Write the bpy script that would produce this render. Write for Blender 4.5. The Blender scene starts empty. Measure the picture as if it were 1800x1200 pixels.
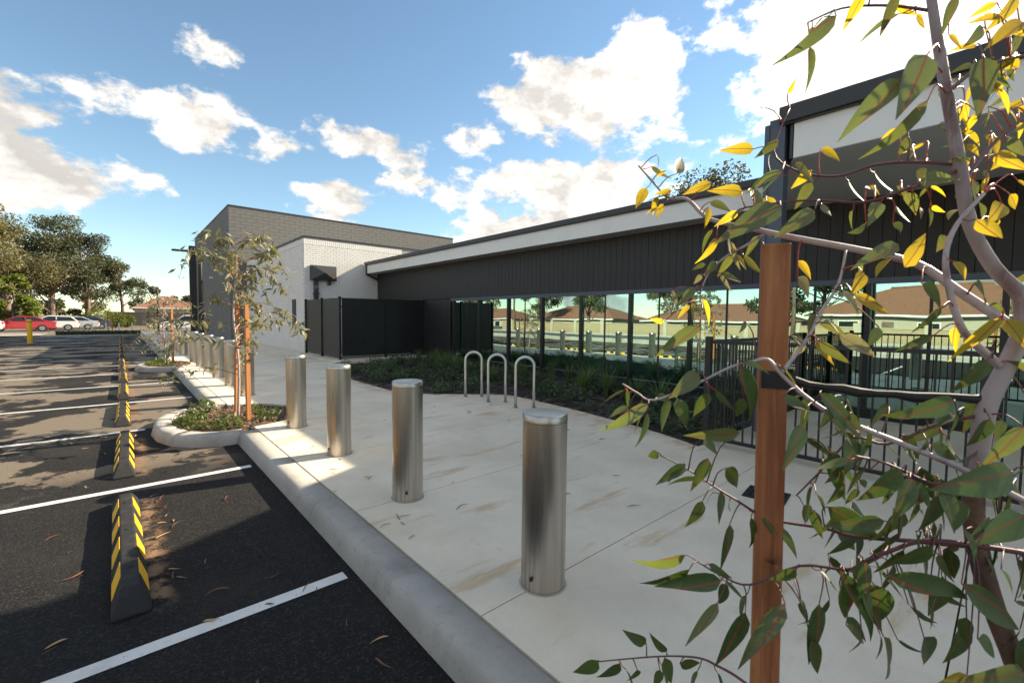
import bpy, bmesh, math, random
import numpy as np
from mathutils import Vector, Matrix
random.seed(7); rng = np.random.default_rng(7)
S = bpy.context.scene; COL = S.collection
R = math.radians
# ------------------------------------------------------------------ camera
F_PX = 780.0; ROLL = 0.010; PITCH = math.atan(40/780.0); YAW = math.atan(688/780.0); H = 1.5
fw = Vector((math.sin(YAW)*math.cos(PITCH), math.cos(YAW)*math.cos(PITCH), -math.sin(PITCH)))
r0 = Vector((math.cos(YAW), -math.sin(YAW), 0)); u0 = r0.cross(fw)
rt = r0*math.cos(ROLL)+u0*math.sin(ROLL); up = rt.cross(fw)
cam = bpy.data.cameras.new('camera'); camo = bpy.data.objects.new('camera', cam); COL.objects.link(camo)
M = Matrix((rt, up, -fw)).transposed().to_4x4(); M.translation = (0, 0, H); camo.matrix_world = M
cam.sensor_width = 36; cam.lens = F_PX/1800*36; cam.clip_start = 0.05; cam.clip_end = 3000
cam.dof.use_dof = True; cam.dof.focus_distance = 5.5; cam.dof.aperture_fstop = 7.0
S.camera = camo
def PX(x, y, d):                       # point seen at photo pixel (x,y), d metres along the optical axis
    return Vector((0, 0, H)) + (fw + rt*((x-900)/F_PX) - up*((y-600)/F_PX))*d
def pdir(x, y):
    return (fw + rt*((x-900)/F_PX) - up*((y-600)/F_PX)).normalized()
def gz(x, y, z):
    d = fw + rt*((x-900)/F_PX) - up*((y-600)/F_PX); t = (z-H)/d.z
    return Vector((0, 0, H)) + d*t
# ------------------------------------------------------------------ light
AZ = R(12.5); EL = R(30.5)
SUN = Vector((math.cos(AZ)*math.cos(EL), -math.sin(AZ)*math.cos(EL), math.sin(EL)))
W = bpy.data.worlds.new('World'); S.world = W; W.use_nodes = True
S.view_settings.view_transform = 'Standard'; S.view_settings.look = 'None'
S.view_settings.exposure = 1.24; S.view_settings.gamma = 1.0
SKY_STRENGTH = 0.078
sl = bpy.data.lights.new('sun', 'SUN'); sl.energy = 5.0; sl.angle = R(0.53); sl.color = (1, 0.86, 0.64)
so = bpy.data.objects.new('sun', sl); COL.objects.link(so)
so.rotation_euler = (-SUN).to_track_quat('-Z', 'Y').to_euler()
def build_world():
    nt = W.node_tree; nt.nodes.clear(); N = nt.nodes.new; L = nt.links.new
    out = N('ShaderNodeOutputWorld'); bg = N('ShaderNodeBackground'); bg.inputs['Strength'].default_value = SKY_STRENGTH
    sky = N('ShaderNodeTexSky'); sky.sky_type = 'NISHITA'; sky.sun_disc = False
    sky.sun_elevation = EL; sky.sun_rotation = math.atan2(SUN.x, SUN.y); sky.air_density = 1.0; sky.dust_density = 0.0; sky.ozone_density = 1.3
    tc = N('ShaderNodeTexCoord')
    def math_(op, a, b=None, c=None, clamp=False):
        m = N('ShaderNodeMath'); m.operation = op; m.use_clamp = clamp
        for i, v in enumerate((a, b, c)):
            if v is None: continue
            if isinstance(v, (int, float)): m.inputs[i].default_value = v
            else: L(v, m.inputs[i])
        return m.outputs[0]
    def dot(v):
        m = N('ShaderNodeVectorMath'); m.operation = 'DOT_PRODUCT'; L(tc.outputs['Generated'], m.inputs[0]); m.inputs[1].default_value = v
        return m.outputs['Value']
    def noise(vec, scale, detail, rough, off=(0, 0, 0)):
        mp = N('ShaderNodeMapping'); L(vec, mp.inputs['Vector']); mp.inputs['Location'].default_value = off
        mp.inputs['Scale'].default_value = (1, 1, 1.7)
        n = N('ShaderNodeTexNoise'); L(mp.outputs[0], n.inputs['Vector'])
        n.inputs['Scale'].default_value = scale; n.inputs['Detail'].default_value = detail; n.inputs['Roughness'].default_value = rough
        return n.outputs['Fac']
    gen = tc.outputs['Generated']
    n1 = noise(gen, 5.5, 9, 0.60); n2 = noise(gen, 5.5, 9, 0.60, tuple(-0.035*c for c in SUN))
    # cloud banks: (px, py, half width px, half height px, weight)
    blobs = [(40, 320, 280, 95, 1.05), (90, 185, 330, 55, .85), (330, 235, 130, 55, .8), (1065, 190, 205, 110, 1.3), (1010, 335, 170, 90, 1.1),
             (940, 400, 190, 60, .9), (1520, 90, 330, 190, 1.25), (1750, 60, 300, 260, 1.3), (620, 240, 100, 55, .72), (760, 340, 115, 60, .85),
             (610, 360, 90, 50, .8), (490, 262, 100, 35, .75), (240, 425, 60, 20, .6), (1110, 40, 60, 40, .6), (720, 275, 90, 60, .7), (360, 90, 90, 45, .6),
             (840, 240, 85, 55, .75), (1230, 265, 120, 45, .8), (330, 345, 70, 25, .55), (495, 340, 80, 35, .55), (1330, 30, 90, 40, .6)]
    D = None
    for (x, y, a, b, w) in blobs:
        c = pdir(x, y); ex = (pdir(x+5, y)-pdir(x-5, y)).normalized(); ey = c.cross(ex).normalized()
        ha = (pdir(x+a*.7, y)-pdir(x-a*.7, y)).length/1.4; hb = (pdir(x, y+b*.7)-pdir(x, y-b*.7)).length/1.4
        da = math_('MULTIPLY', dot(ex), 1/ha); off = c.dot(ex)/ha
        da = math_('SUBTRACT', da, off); db = math_('SUBTRACT', math_('MULTIPLY', dot(ey), 1/hb), c.dot(ey)/hb)
        r2 = math_('ADD', math_('MULTIPLY', da, da), math_('MULTIPLY', db, db))
        front = math_('GREATER_THAN', dot(c), 0.2)
        v = math_('MULTIPLY', math_('MULTIPLY', math_('MAXIMUM', math_('SUBTRACT', 1.0, math_('MULTIPLY', r2, .6)), 0.0), w), front)
        D = v if D is None else math_('MAXIMUM', D, v)
    # the rest of the sky, outside the view: the same kind of broken cloud
    big = noise(gen, 2.2, 3, .5, (3.1, 1.7, .4))
    outside = math_('SMOOTH_MIN', math_('MULTIPLY', math_('MAXIMUM', math_('SUBTRACT', 0.62, dot(fw)), 0.0), 4.0), 1.0, .1)
    gen_d = math_('MULTIPLY', math_('MULTIPLY', math_('MAXIMUM', math_('SUBTRACT', big, 0.43), 0.0), 6.5), outside)
    D = math_('MAXIMUM', D, math_('MINIMUM', gen_d, 1.0))
    hz = math_('MULTIPLY', D, 1.0)
    dens = math_('ADD', math_('MULTIPLY', hz, .62), math_('MULTIPLY', math_('SUBTRACT', n1, .5), 2.3))
    def mask(d):
        mr = N('ShaderNodeMapRange'); mr.interpolation_type = 'SMOOTHSTEP'; L(d, mr.inputs[0]); mr.inputs[1].default_value = .33; mr.inputs[2].default_value = .52
        return mr.outputs[0]
    gate = N('ShaderNodeMapRange'); gate.interpolation_type = 'SMOOTHSTEP'; L(D, gate.inputs[0]); gate.inputs[1].default_value = .05; gate.inputs[2].default_value = .3
    mk = math_('MULTIPLY', mask(dens), gate.outputs[0])
    # cloud shading: brighter towards the sun side, greyer in the thick bases
    lit = math_('MINIMUM', math_('MAXIMUM', math_('ADD', math_('MULTIPLY', math_('SUBTRACT', n1, n2), 3.2), .95), .70), 1.12)
    thick = N('ShaderNodeMapRange'); L(dens, thick.inputs[0]); thick.inputs[1].default_value = .55; thick.inputs[2].default_value = 1.15; thick.inputs[3].default_value = 1.0; thick.inputs[4].default_value = .86
    sunny = math_('POWER', math_('MAXIMUM', dot(SUN), 0.0), 5.0)
    bright = math_('MULTIPLY', math_('MULTIPLY', lit, thick.outputs[0]), math_('ADD', 5.9, math_('MULTIPLY', sunny, 5.0)))
    cc = N('ShaderNodeVectorMath'); cc.operation = 'SCALE'; cc.inputs[0].default_value = (1.0, .955, .89); L(bright, cc.inputs['Scale'])
    tint = N('ShaderNodeVectorMath'); tint.operation = 'MULTIPLY'; L(sky.outputs[0], tint.inputs[0]); tint.inputs[1].default_value = (1.05, 1.13, 1.07)
    mx = N('ShaderNodeMix'); mx.data_type = 'RGBA'; L(mk, mx.inputs['Factor']); L(tint.outputs[0], mx.inputs['A']); L(cc.outputs[0], mx.inputs['B'])
    L(mx.outputs['Result'], bg.inputs['Color']); L(bg.outputs[0], out.inputs[0])
build_world()

# ------------------------------------------------------------------ helpers
def tag(o, label=None, cat=None, group=None, kind=None):
    if label: o['label'] = label
    if cat: o['category'] = cat
    if group: o['group'] = group
    if kind: o['kind'] = kind
    return o
def empty(name, loc=(0, 0, 0), rz=0, label=None, cat=None, group=None):
    o = bpy.data.objects.new(name, None); COL.objects.link(o); o.location = loc; o.rotation_euler = (0, 0, rz)
    o.empty_display_size = .1
    return tag(o, label, cat, group)
def link(name, me, mat, parent=None, loc=None, rot=None, scale=None):
    o = bpy.data.objects.new(name, me); COL.objects.link(o)
    if mat and not me.materials: me.materials.append(mat)
    if parent: o.parent = parent
    if loc is not None: o.location = loc
    if rot is not None: o.rotation_euler = rot
    if scale is not None: o.scale = scale
    return o
def copy_tree(o, parent=None):
    c = o.copy(); COL.objects.link(c); c.parent = parent
    for ch in list(o.children): copy_tree(ch, c)
    return c
class MB:
    def __init__(s): s.v = []; s.f = []; s.sm = []
    def add(s, vs, fs, smooth=False):
        k = len(s.v); s.v += [tuple(p) for p in vs]; s.f += [tuple(i+k for i in f) for f in fs]; s.sm += [smooth]*len(fs); return s
    def box(s, x0, x1, y0, y1, z0, z1):
        return s.add([(x0, y0, z0), (x1, y0, z0), (x1, y1, z0), (x0, y1, z0), (x0, y0, z1), (x1, y0, z1), (x1, y1, z1), (x0, y1, z1)],
                     [(0, 3, 2, 1), (4, 5, 6, 7), (0, 1, 5, 4), (1, 2, 6, 5), (2, 3, 7, 6), (3, 0, 4, 7)])
    def tube(s, pts, rad, n=8, cap=True, smooth=True):
        pts = [Vector(p) for p in pts]; m = len(pts)
        if not hasattr(rad, '__len__'): rad = [rad]*m
        vs = []; prev = None
        for i, p in enumerate(pts):
            t = (pts[min(i+1, m-1)]-pts[max(i-1, 0)])
            t = t.normalized() if t.length > 1e-9 else Vector((0, 0, 1))
            if prev is None:
                a = Vector((0, 0, 1)) if abs(t.z) < .9 else Vector((1, 0, 0)); prev = t.cross(a).normalized()
            nrm = (prev - t*prev.dot(t)); nrm = nrm.normalized() if nrm.length > 1e-6 else t.orthogonal().normalized()
            prev = nrm; b = t.cross(nrm)
            for k in range(n):
                a = 2*math.pi*k/n; vs.append(p+(nrm*math.cos(a)+b*math.sin(a))*rad[i])
        fs = [(i*n+k, i*n+(k+1) % n, (i+1)*n+(k+1) % n, (i+1)*n+k) for i in range(m-1) for k in range(n)]
        s.add(vs, fs, smooth)
        if cap:
            k0 = len(s.v)-len(vs); s.f.append(tuple(k0+k for k in range(n))[::-1]); s.sm.append(False)
            s.f.append(tuple(k0+(m-1)*n+k for k in range(n))); s.sm.append(False)
        return s
    def lathe(s, prof, n=40, c=(0, 0, 0), smooth=True):
        vs = [(c[0]+r*math.cos(2*math.pi*k/n), c[1]+r*math.sin(2*math.pi*k/n), c[2]+z) for r, z in prof for k in range(n)]
        fs = [(i*n+k, i*n+(k+1) % n, (i+1)*n+(k+1) % n, (i+1)*n+k) for i in range(len(prof)-1) for k in range(n)]
        return s.add(vs, fs, smooth)
    def prism(s, poly, z0, z1):
        n = len(poly)
        s.add([(x, y, z0) for x, y in poly]+[(x, y, z1) for x, y in poly],
              [tuple(range(n))[::-1], tuple(range(n, 2*n))]+[(i, (i+1) % n, n+(i+1) % n, n+i) for i in range(n)])
        return s
    def mesh(s, name='m'):
        me = bpy.data.meshes.new(name); me.from_pydata(s.v, [], s.f)
        me.polygons.foreach_set('use_smooth', s.sm); me.update(); return me
    def build(s, name, mat, parent=None, **k): return link(name, s.mesh(name), mat, parent, **k)
def bevel(o, w, seg=2):
    m = o.modifiers.new('bevel', 'BEVEL'); m.width = w; m.segments = seg; m.limit_method = 'ANGLE'; m.angle_limit = R(35); return o
def quads_mesh(name, V, mat, smooth=False):          # V: (n,4,3) array of quads -> one mesh
    n = V.shape[0]; me = bpy.data.meshes.new(name); me.vertices.add(n*4); me.vertices.foreach_set('co', V.reshape(-1).astype(np.float32))
    me.loops.add(n*4); me.loops.foreach_set('vertex_index', np.arange(n*4, dtype=np.int32))
    me.polygons.add(n); me.polygons.foreach_set('loop_start', np.arange(n, dtype=np.int32)*4); me.update(calc_edges=True)
    me.materials.append(mat); return me
def leaf_quads(C, size, flat=.5, droop=.5, asp=.42):
    n = len(C); d = rng.normal(size=(n, 3)); d[:, 2] = d[:, 2]*flat-droop; d /= np.linalg.norm(d, axis=1)[:, None]
    q = rng.normal(size=(n, 3)); w = np.cross(d, q); w /= np.linalg.norm(w, axis=1)[:, None]
    L = (size*rng.uniform(.6, 1.3, n))[:, None]; d = d*L; w = w*L*asp*.5
    return np.stack([C, C+d*.45+w, C+d, C+d*.45-w], axis=1)

# ------------------------------------------------------------------ materials
MATS = {}
def mat(name, col, rough=.7, metal=0., spec=.5, noise=None, bump=None, coat=0., trans=None, alpha=None, stretch=None):
    """noise=(scale, second colour, low, high); bump=(scale, strength)"""
    m = bpy.data.materials.new(name); m.use_nodes = True; nt = m.node_tree; N = nt.nodes.new; L = nt.links.new
    b = nt.nodes['Principled BSDF']; b.inputs['Base Color'].default_value = (*col, 1); b.inputs['Roughness'].default_value = rough
    b.inputs['Metallic'].default_value = metal; b.inputs['Specular IOR Level'].default_value = spec; b.inputs['Coat Weight'].default_value = coat
    tc = N('ShaderNodeTexCoord'); vec = tc.outputs['Object']
    if stretch:
        mp = N('ShaderNodeMapping'); mp.inputs['Scale'].default_value = stretch; L(vec, mp.inputs[0]); vec = mp.outputs[0]
    if noise:
        layers = noise if isinstance(noise, list) else [noise]; prev = None
        for (sc, c2, lo, hi) in layers:
            n = N('ShaderNodeTexNoise'); n.inputs['Scale'].default_value = sc; n.inputs['Detail'].default_value = 7; n.inputs['Roughness'].default_value = .62; L(vec, n.inputs['Vector'])
            mr = N('ShaderNodeMapRange'); L(n.outputs['Fac'], mr.inputs[0]); mr.inputs[1].default_value = lo; mr.inputs[2].default_value = hi
            mx = N('ShaderNodeMix'); mx.data_type = 'RGBA'; L(mr.outputs[0], mx.inputs['Factor'])
            if prev is None: mx.inputs['A'].default_value = (*col, 1)
            else: L(prev, mx.inputs['A'])
            mx.inputs['B'].default_value = (*c2, 1); prev = mx.outputs['Result']
        L(prev, b.inputs['Base Color'])
    if bump:
        n = N('ShaderNodeTexNoise'); n.inputs['Scale'].default_value = bump[0]; n.inputs['Detail'].default_value = 5; L(vec, n.inputs['Vector'])
        bp = N('ShaderNodeBump'); bp.inputs['Strength'].default_value = bump[1]; bp.inputs['Distance'].default_value = .01; L(n.outputs['Fac'], bp.inputs['Height']); L(bp.outputs[0], b.inputs['Normal'])
    MATS[name] = m; return m
def leafmat(name, col, tcol, tw=.45, rough=.45, var=.35, vein=None):
    m = bpy.data.materials.new(name); m.use_nodes = True; nt = m.node_tree; N = nt.nodes.new; L = nt.links.new
    b = nt.nodes['Principled BSDF']; b.inputs['Roughness'].default_value = rough; out = nt.nodes['Material Output']
    oi = N('ShaderNodeObjectInfo'); tc = N('ShaderNodeTexCoord'); n = N('ShaderNodeTexNoise'); n.inputs['Scale'].default_value = 3.0; L(tc.outputs['Object'], n.inputs['Vector'])
    ad = N('ShaderNodeMath'); ad.operation = 'ADD'; L(oi.outputs['Random'], ad.inputs[0]); L(n.outputs['Fac'], ad.inputs[1])
    mr = N('ShaderNodeMapRange'); L(ad.outputs[0], mr.inputs[0]); mr.inputs[1].default_value = .3; mr.inputs[2].default_value = 1.6; mr.inputs[3].default_value = 1-var; mr.inputs[4].default_value = 1+var
    def scaled(c):
        v = N('ShaderNodeVectorMath'); v.operation = 'SCALE'; v.inputs[0].default_value = c; L(mr.outputs[0], v.inputs['Scale']); return v.outputs[0]
    cb, ct = scaled(col), scaled(tcol)
    if vein:                                   # red midrib, fine side veins and a few brown blemishes, in the leaf's own coordinates
        sx = N('ShaderNodeSeparateXYZ'); L(tc.outputs['Object'], sx.inputs[0])
        ab = N('ShaderNodeMath'); ab.operation = 'ABSOLUTE'; L(sx.outputs['X'], ab.inputs[0])
        def mr2(v, a, c_, lo, hi):
            q = N('ShaderNodeMapRange'); L(v, q.inputs[0]); q.inputs[1].default_value = a; q.inputs[2].default_value = c_; q.inputs[3].default_value = lo; q.inputs[4].default_value = hi; return q.outputs[0]
        def mixc(f, a, c_):
            q = N('ShaderNodeMix'); q.data_type = 'RGBA'; L(f, q.inputs['Factor']); L(a, q.inputs['A']); q.inputs['B'].default_value = (*c_, 1); return q.outputs['Result']
        rib = mr2(ab.outputs[0], .008, .020, .85, 0.)
        ph = N('ShaderNodeMath'); ph.operation = 'MULTIPLY_ADD'; L(ab.outputs[0], ph.inputs[0]); ph.inputs[1].default_value = -.9; L(sx.outputs['Y'], ph.inputs[2])
        sn = N('ShaderNodeMath'); sn.operation = 'SINE'; m7 = N('ShaderNodeMath'); m7.operation = 'MULTIPLY'; L(ph.outputs[0], m7.inputs[0]); m7.inputs[1].default_value = 105; L(m7.outputs[0], sn.inputs[0])
        side = mr2(sn.outputs[0], .75, 1.0, 0., .28)
        n9 = N('ShaderNodeTexNoise'); n9.noise_dimensions = '4D'; n9.inputs['Scale'].default_value = 9; n9.inputs['Detail'].default_value = 4; L(tc.outputs['Object'], n9.inputs['Vector']); m8 = N('ShaderNodeMath'); m8.operation = 'MULTIPLY'; L(oi.outputs['Random'], m8.inputs[0]); m8.inputs[1].default_value = 40; L(m8.outputs[0], n9.inputs['W'])
        spot = mr2(n9.outputs['Fac'], .68, .74, 0., .7); pale = mr2(n9.outputs['Fac'], .25, .60, .30, 0.)
        for f, c1, c2 in ((pale, tuple(min(1, v*1.7+.02) for v in col), tuple(min(1, v*1.15) for v in tcol)), (side, tuple(v*1.8 for v in col), tuple(v*.7 for v in tcol)), (rib, vein, tuple(v*1.4 for v in vein)), (spot, (.10, .045, .02), (.10, .04, .015))):
            cb = mixc(f, cb, c1); ct = mixc(f, ct, c2)
    L(cb, b.inputs['Base Color']); t = N('ShaderNodeBsdfTranslucent'); L(ct, t.inputs['Color'])
    mx = N('ShaderNodeMixShader'); mx.inputs[0].default_value = tw; L(b.outputs[0], mx.inputs[1]); L(t.outputs[0], mx.inputs[2]); L(mx.outputs[0], out.inputs['Surface'])
    MATS[name] = m; return m
def asphalt_material():
    m = mat('asphalt', (.015, .015, .015), .92, spec=.22, bump=(110, 1.0)); nt = m.node_tree; N = nt.nodes.new; L = nt.links.new; b = nt.nodes['Principled BSDF']
    tc = N('ShaderNodeTexCoord'); v = tc.outputs['Object']
    def nz(s, d=6, r=.6):
        n = N('ShaderNodeTexNoise'); n.inputs['Scale'].default_value = s; n.inputs['Detail'].default_value = d; n.inputs['Roughness'].default_value = r; L(v, n.inputs['Vector']); return n.outputs['Fac']
    def mr(x, a, c, lo=0., hi=1.):
        q = N('ShaderNodeMapRange'); q.interpolation_type = 'SMOOTHSTEP'; L(x, q.inputs[0]); q.inputs[1].default_value = a; q.inputs[2].default_value = c; q.inputs[3].default_value = lo; q.inputs[4].default_value = hi; return q.outputs[0]
    def mul(a, c):
        q = N('ShaderNodeMath'); q.operation = 'MULTIPLY'; L(a, q.inputs[0])
        if isinstance(c, float): q.inputs[1].default_value = c
        else: L(c, q.inputs[1])
        return q.outputs[0]
    sep = N('ShaderNodeSeparateXYZ'); L(v, sep.inputs[0])
    sp = N('ShaderNodeTexNoise'); sp.inputs['Scale'].default_value = 75; sp.inputs['Detail'].default_value = 6; sp.inputs['Roughness'].default_value = .8; L(v, sp.inputs['Vector'])
    def mix(f, a, c):
        q = N('ShaderNodeMix'); q.data_type = 'RGBA'; L(f, q.inputs['Factor'])
        if isinstance(a, tuple): q.inputs['A'].default_value = (*a, 1)
        else: L(a, q.inputs['A'])
        q.inputs['B'].default_value = (*c, 1); return q.outputs['Result']
    c = mix(mr(sp.outputs['Fac'], .50, .70), (.011, .0105, .011), (.085, .078, .070))
    c = mix(mul(mr(nz(.9, 4), .45, .7), .5), c, (.036, .031, .027))
    # pale dusty film left where water dried, in the bays past the first two stops
    dn = nz(.75, 9, .63); zone = mr(sep.outputs['Y'], 5.3, 6.6); zx = mr(sep.outputs['X'], 1.0, .2)
    c = mix(mul(mul(mul(mr(dn, .485, .515), zone), mr(sep.outputs['X'], 1.15, .7)), .85), c, (.205, .168, .128))
    # pale grit washed against the kerb side of the wheel stops
    gx = N('ShaderNodeMath'); gx.operation = 'SUBTRACT'; L(sep.outputs['X'], gx.inputs[0]); gx.inputs[1].default_value = .13
    ga = N('ShaderNodeMath'); ga.operation = 'ABSOLUTE'; L(gx.outputs[0], ga.inputs[0])
    fy = N('ShaderNodeMath'); fy.operation = 'SUBTRACT'; L(sep.outputs['Y'], fy.inputs[0]); fy.inputs[1].default_value = 3.0
    fm = N('ShaderNodeMath'); fm.operation = 'FLOORED_MODULO'; L(fy.outputs[0], fm.inputs[0]); fm.inputs[1].default_value = 2.75
    seg = mul(mul(mr(fm.outputs[0], .0, .25), mr(fm.outputs[0], 2.2, 1.9)), mr(sep.outputs['Y'], 2.95, 3.1))
    c = mix(mul(mul(mul(seg, .9), mr(ga.outputs[0], .11, .01)), mr(nz(9, 6, .7), .42, .60)), c, (.26, .165, .10))
    L(c, b.inputs['Base Color']); return m
def concrete_material():
    m = mat('path_concrete', (.5, .49, .46), .8, bump=(90, .12)); nt = m.node_tree; N = nt.nodes.new; L = nt.links.new; b = nt.nodes['Principled BSDF']
    ge = N('ShaderNodeNewGeometry'); v = ge.outputs['Position']
    def nz(s, d=6, r=.6, st=None, rot=0):
        vec = v
        if st:
            mp = N('ShaderNodeMapping'); mp.inputs['Scale'].default_value = st; mp.inputs['Rotation'].default_value = (0, 0, rot); L(v, mp.inputs[0]); vec = mp.outputs[0]
        n = N('ShaderNodeTexNoise'); n.inputs['Scale'].default_value = s; n.inputs['Detail'].default_value = d; n.inputs['Roughness'].default_value = r; L(vec, n.inputs['Vector']); return n.outputs['Fac']
    def mr(x, a, c, lo=0., hi=1.):
        q = N('ShaderNodeMapRange'); q.interpolation_type = 'SMOOTHSTEP'; L(x, q.inputs[0]); q.inputs[1].default_value = a; q.inputs[2].default_value = c; q.inputs[3].default_value = lo; q.inputs[4].default_value = hi; return q.outputs[0]
    def mix(f, a, c):
        q = N('ShaderNodeMix'); q.data_type = 'RGBA'; L(f, q.inputs['Factor'])
        if isinstance(a, tuple): q.inputs['A'].default_value = (*a, 1)
        else: L(a, q.inputs['A'])
        q.inputs['B'].default_value = (*c, 1); return q.outputs['Result']
    c = mix(mr(nz(1.1, 6), .35, .7), (.77, .685, .545), (.65, .57, .44))
    c = mix(mr(nz(7, 6, .7), .5, .8, 0, .45), c, (.54, .46, .345))
    c = mix(mr(nz(.75, 5, .6, (1, 4.5, 1), R(14)), .575, .68, 0, .7), c, (.54, .36, .18))      # rusty run-off streaks
    c = mix(mr(nz(4.5, 4, .65, (1.5, 1, 1), R(50)), .66, .76, 0, .6), c, (.42, .30, .18))
    c = mix(mr(nz(140, 2, .5), .45, .75, 0, .22), c, (.42, .38, .31))         # small leaf stains
    at = N('ShaderNodeAttribute'); at.attribute_name = 'edge'; ef = N('ShaderNodeMath'); ef.operation = 'MULTIPLY'; L(at.outputs['Fac'], ef.inputs[0]); L(mr(nz(3.0, 6, .65), .38, .62), ef.inputs[1])
    c = mix(ef.outputs[0], c, (.42, .20, .06))                                                   # rust washed out of the bed
    L(c, b.inputs['Base Color']); return m
def steel_material():
    m = mat('brushed_steel', (.60, .57, .54), .30, 1.0); nt = m.node_tree; N = nt.nodes.new; L = nt.links.new; b = nt.nodes['Principled BSDF']
    tc = N('ShaderNodeTexCoord'); mp = N('ShaderNodeMapping'); mp.inputs['Scale'].default_value = (55, 55, .8); L(tc.outputs['Object'], mp.inputs[0])
    n = N('ShaderNodeTexNoise'); n.inputs['Scale'].default_value = 1; n.inputs['Detail'].default_value = 4; L(mp.outputs[0], n.inputs['Vector'])
    mp2 = N('ShaderNodeMapping'); mp2.inputs['Scale'].default_value = (14, 14, .5); L(tc.outputs['Object'], mp2.inputs[0])
    n2 = N('ShaderNodeTexNoise'); n2.inputs['Scale'].default_value = 1; n2.inputs['Detail'].default_value = 2; L(mp2.outputs[0], n2.inputs['Vector'])
    mx = N('ShaderNodeMath'); mx.operation = 'MULTIPLY_ADD'; L(n2.outputs['Fac'], mx.inputs[0]); mx.inputs[1].default_value = .35; L(n.outputs['Fac'], mx.inputs[2])
    cr = N('ShaderNodeMapRange'); L(mx.outputs[0], cr.inputs[0]); cr.inputs[1].default_value = .42; cr.inputs[2].default_value = .92
    mc = N('ShaderNodeMix'); mc.data_type = 'RGBA'; L(cr.outputs[0], mc.inputs['Factor']); mc.inputs['A'].default_value = (.36, .325, .29, 1); mc.inputs['B'].default_value = (.64, .60, .55, 1)
    L(mc.outputs['Result'], b.inputs['Base Color'])
    rr = N('ShaderNodeMapRange'); L(mx.outputs[0], rr.inputs[0]); rr.inputs[1].default_value = .5; rr.inputs[2].default_value = 1.1; rr.inputs[3].default_value = .40; rr.inputs[4].default_value = .22
    L(rr.outputs[0], b.inputs['Roughness']); b.inputs['Anisotropic'].default_value = .55
    return m
def glass_material(name, tint, refl, rcol=(.80, .95, .90)):
    m = bpy.data.materials.new(name); m.use_nodes = True; nt = m.node_tree; N = nt.nodes.new; L = nt.links.new; nt.nodes.remove(nt.nodes['Principled BSDF'])
    out = nt.nodes['Material Output']; g = N('ShaderNodeBsdfGlossy'); g.inputs['Roughness'].default_value = 0.0; g.inputs['Color'].default_value = (*rcol, 1)
    tcg = N('ShaderNodeTexCoord'); ng = N('ShaderNodeTexNoise'); ng.inputs['Scale'].default_value = 1.1; ng.inputs['Detail'].default_value = 1; L(tcg.outputs['Object'], ng.inputs['Vector']); bg_ = N('ShaderNodeBump'); bg_.inputs['Strength'].default_value = .05; bg_.inputs['Distance'].default_value = .03; L(ng.outputs['Fac'], bg_.inputs['Height']); L(bg_.outputs[0], g.inputs['Normal'])
    t = N('ShaderNodeBsdfTransparent'); t.inputs['Color'].default_value = (*tint, 1)
    lw = N('ShaderNodeFresnel'); lw.inputs['IOR'].default_value = 1.5
    ad = N('ShaderNodeMath'); ad.operation = 'ADD'; ad.use_clamp = True; L(lw.outputs[0], ad.inputs[0]); ad.inputs[1].default_value = refl
    mx = N('ShaderNodeMixShader'); L(ad.outputs[0], mx.inputs[0]); L(t.outputs[0], mx.inputs[1]); L(g.outputs[0], mx.inputs[2]); L(mx.outputs[0], out.inputs['Surface'])
    MATS[name] = m; return m
ASPH = asphalt_material(); CONC = concrete_material(); STEEL = steel_material()
CAPSTEEL = mat('cap_steel', (.52, .50, .47), .33, 1.0, noise=(5, (.42, .40, .37), .4, .7))
KERB = mat('kerb_concrete', (.40, .38, .345), .85, noise=[(3.0, (.33, .31, .28), .4, .7), (35, (.27, .26, .245), .55, .8), (1.3, (.17, .16, .15), .56, .76), (9, (.20, .17, .14), .64, .74)], bump=(70, .3))
JOINT = mat('joint_fill', (.06, .055, .05), .9)
LINE = mat('road_paint', (.72, .71, .68), .7, noise=[(6, (.58, .56, .53), .45, .75), (55, (.12, .115, .11), .62, .72)], bump=(200, .5))
BLUE = mat('blue_paint', (.16, .32, .50), .7, noise=(8, (.10, .2, .32), .5, .8))
RUB = mat('black_rubber', (.022, .0215, .022), .8, spec=.3, noise=[(9, (.055, .048, .042), .48, .78)], bump=(120, .2))
YEL = mat('yellow_reflector', (.85, .46, .012), .55, noise=(25, (.6, .33, .03), .58, .85))
DARK = mat('dark_hole', (.008, .008, .008), .9)
CLAD = mat('dark_cladding', (.019, .0175, .0185), .55, noise=(2.5, (.024, .022, .0225), .4, .7))
BLACK = mat('black_powder_coat', (.011, .0115, .013), .42)
SLAT = mat('black_slat_coat', (.012, .0125, .014), .38)
SOFF = mat('soffit_sheet', (.50, .50, .50), .7)
WHITE = mat('white_fascia', (.78, .775, .76), .5, noise=(1.2, (.70, .69, .67), .5, .8))
BLUEGREY = mat('blue_grey_steel', (.075, .092, .125), .5)
WBRICK = mat('white_brick', (.79, .76, .73), .75, noise=[(2.0, (.71, .68, .65), .45, .75), (40, (.54, .52, .5), .6, .85)], bump=(60, .25))
WMORT = mat('white_mortar', (.36, .34, .32), .9)
GBLOCK = mat('grey_block', (.165, .16, .155), .8, noise=[(1.5, (.14, .135, .13), .4, .7), (50, (.12, .115, .11), .6, .85)], bump=(60, .25))
GMORT = mat('grey_mortar', (.085, .083, .08), .9)
CAP = mat('dark_capping', (.035, .034, .035), .45)
GLASS = glass_material('window_glass', (.62, .76, .72), .46, (.68, .93, .87))
INT = mat('interior_wall', (.10, .10, .10), .9); INTF = mat('interior_floor', (.07, .075, .08), .5)
BLIND = mat('roller_blind', (.72, .76, .78), .8)
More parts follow.
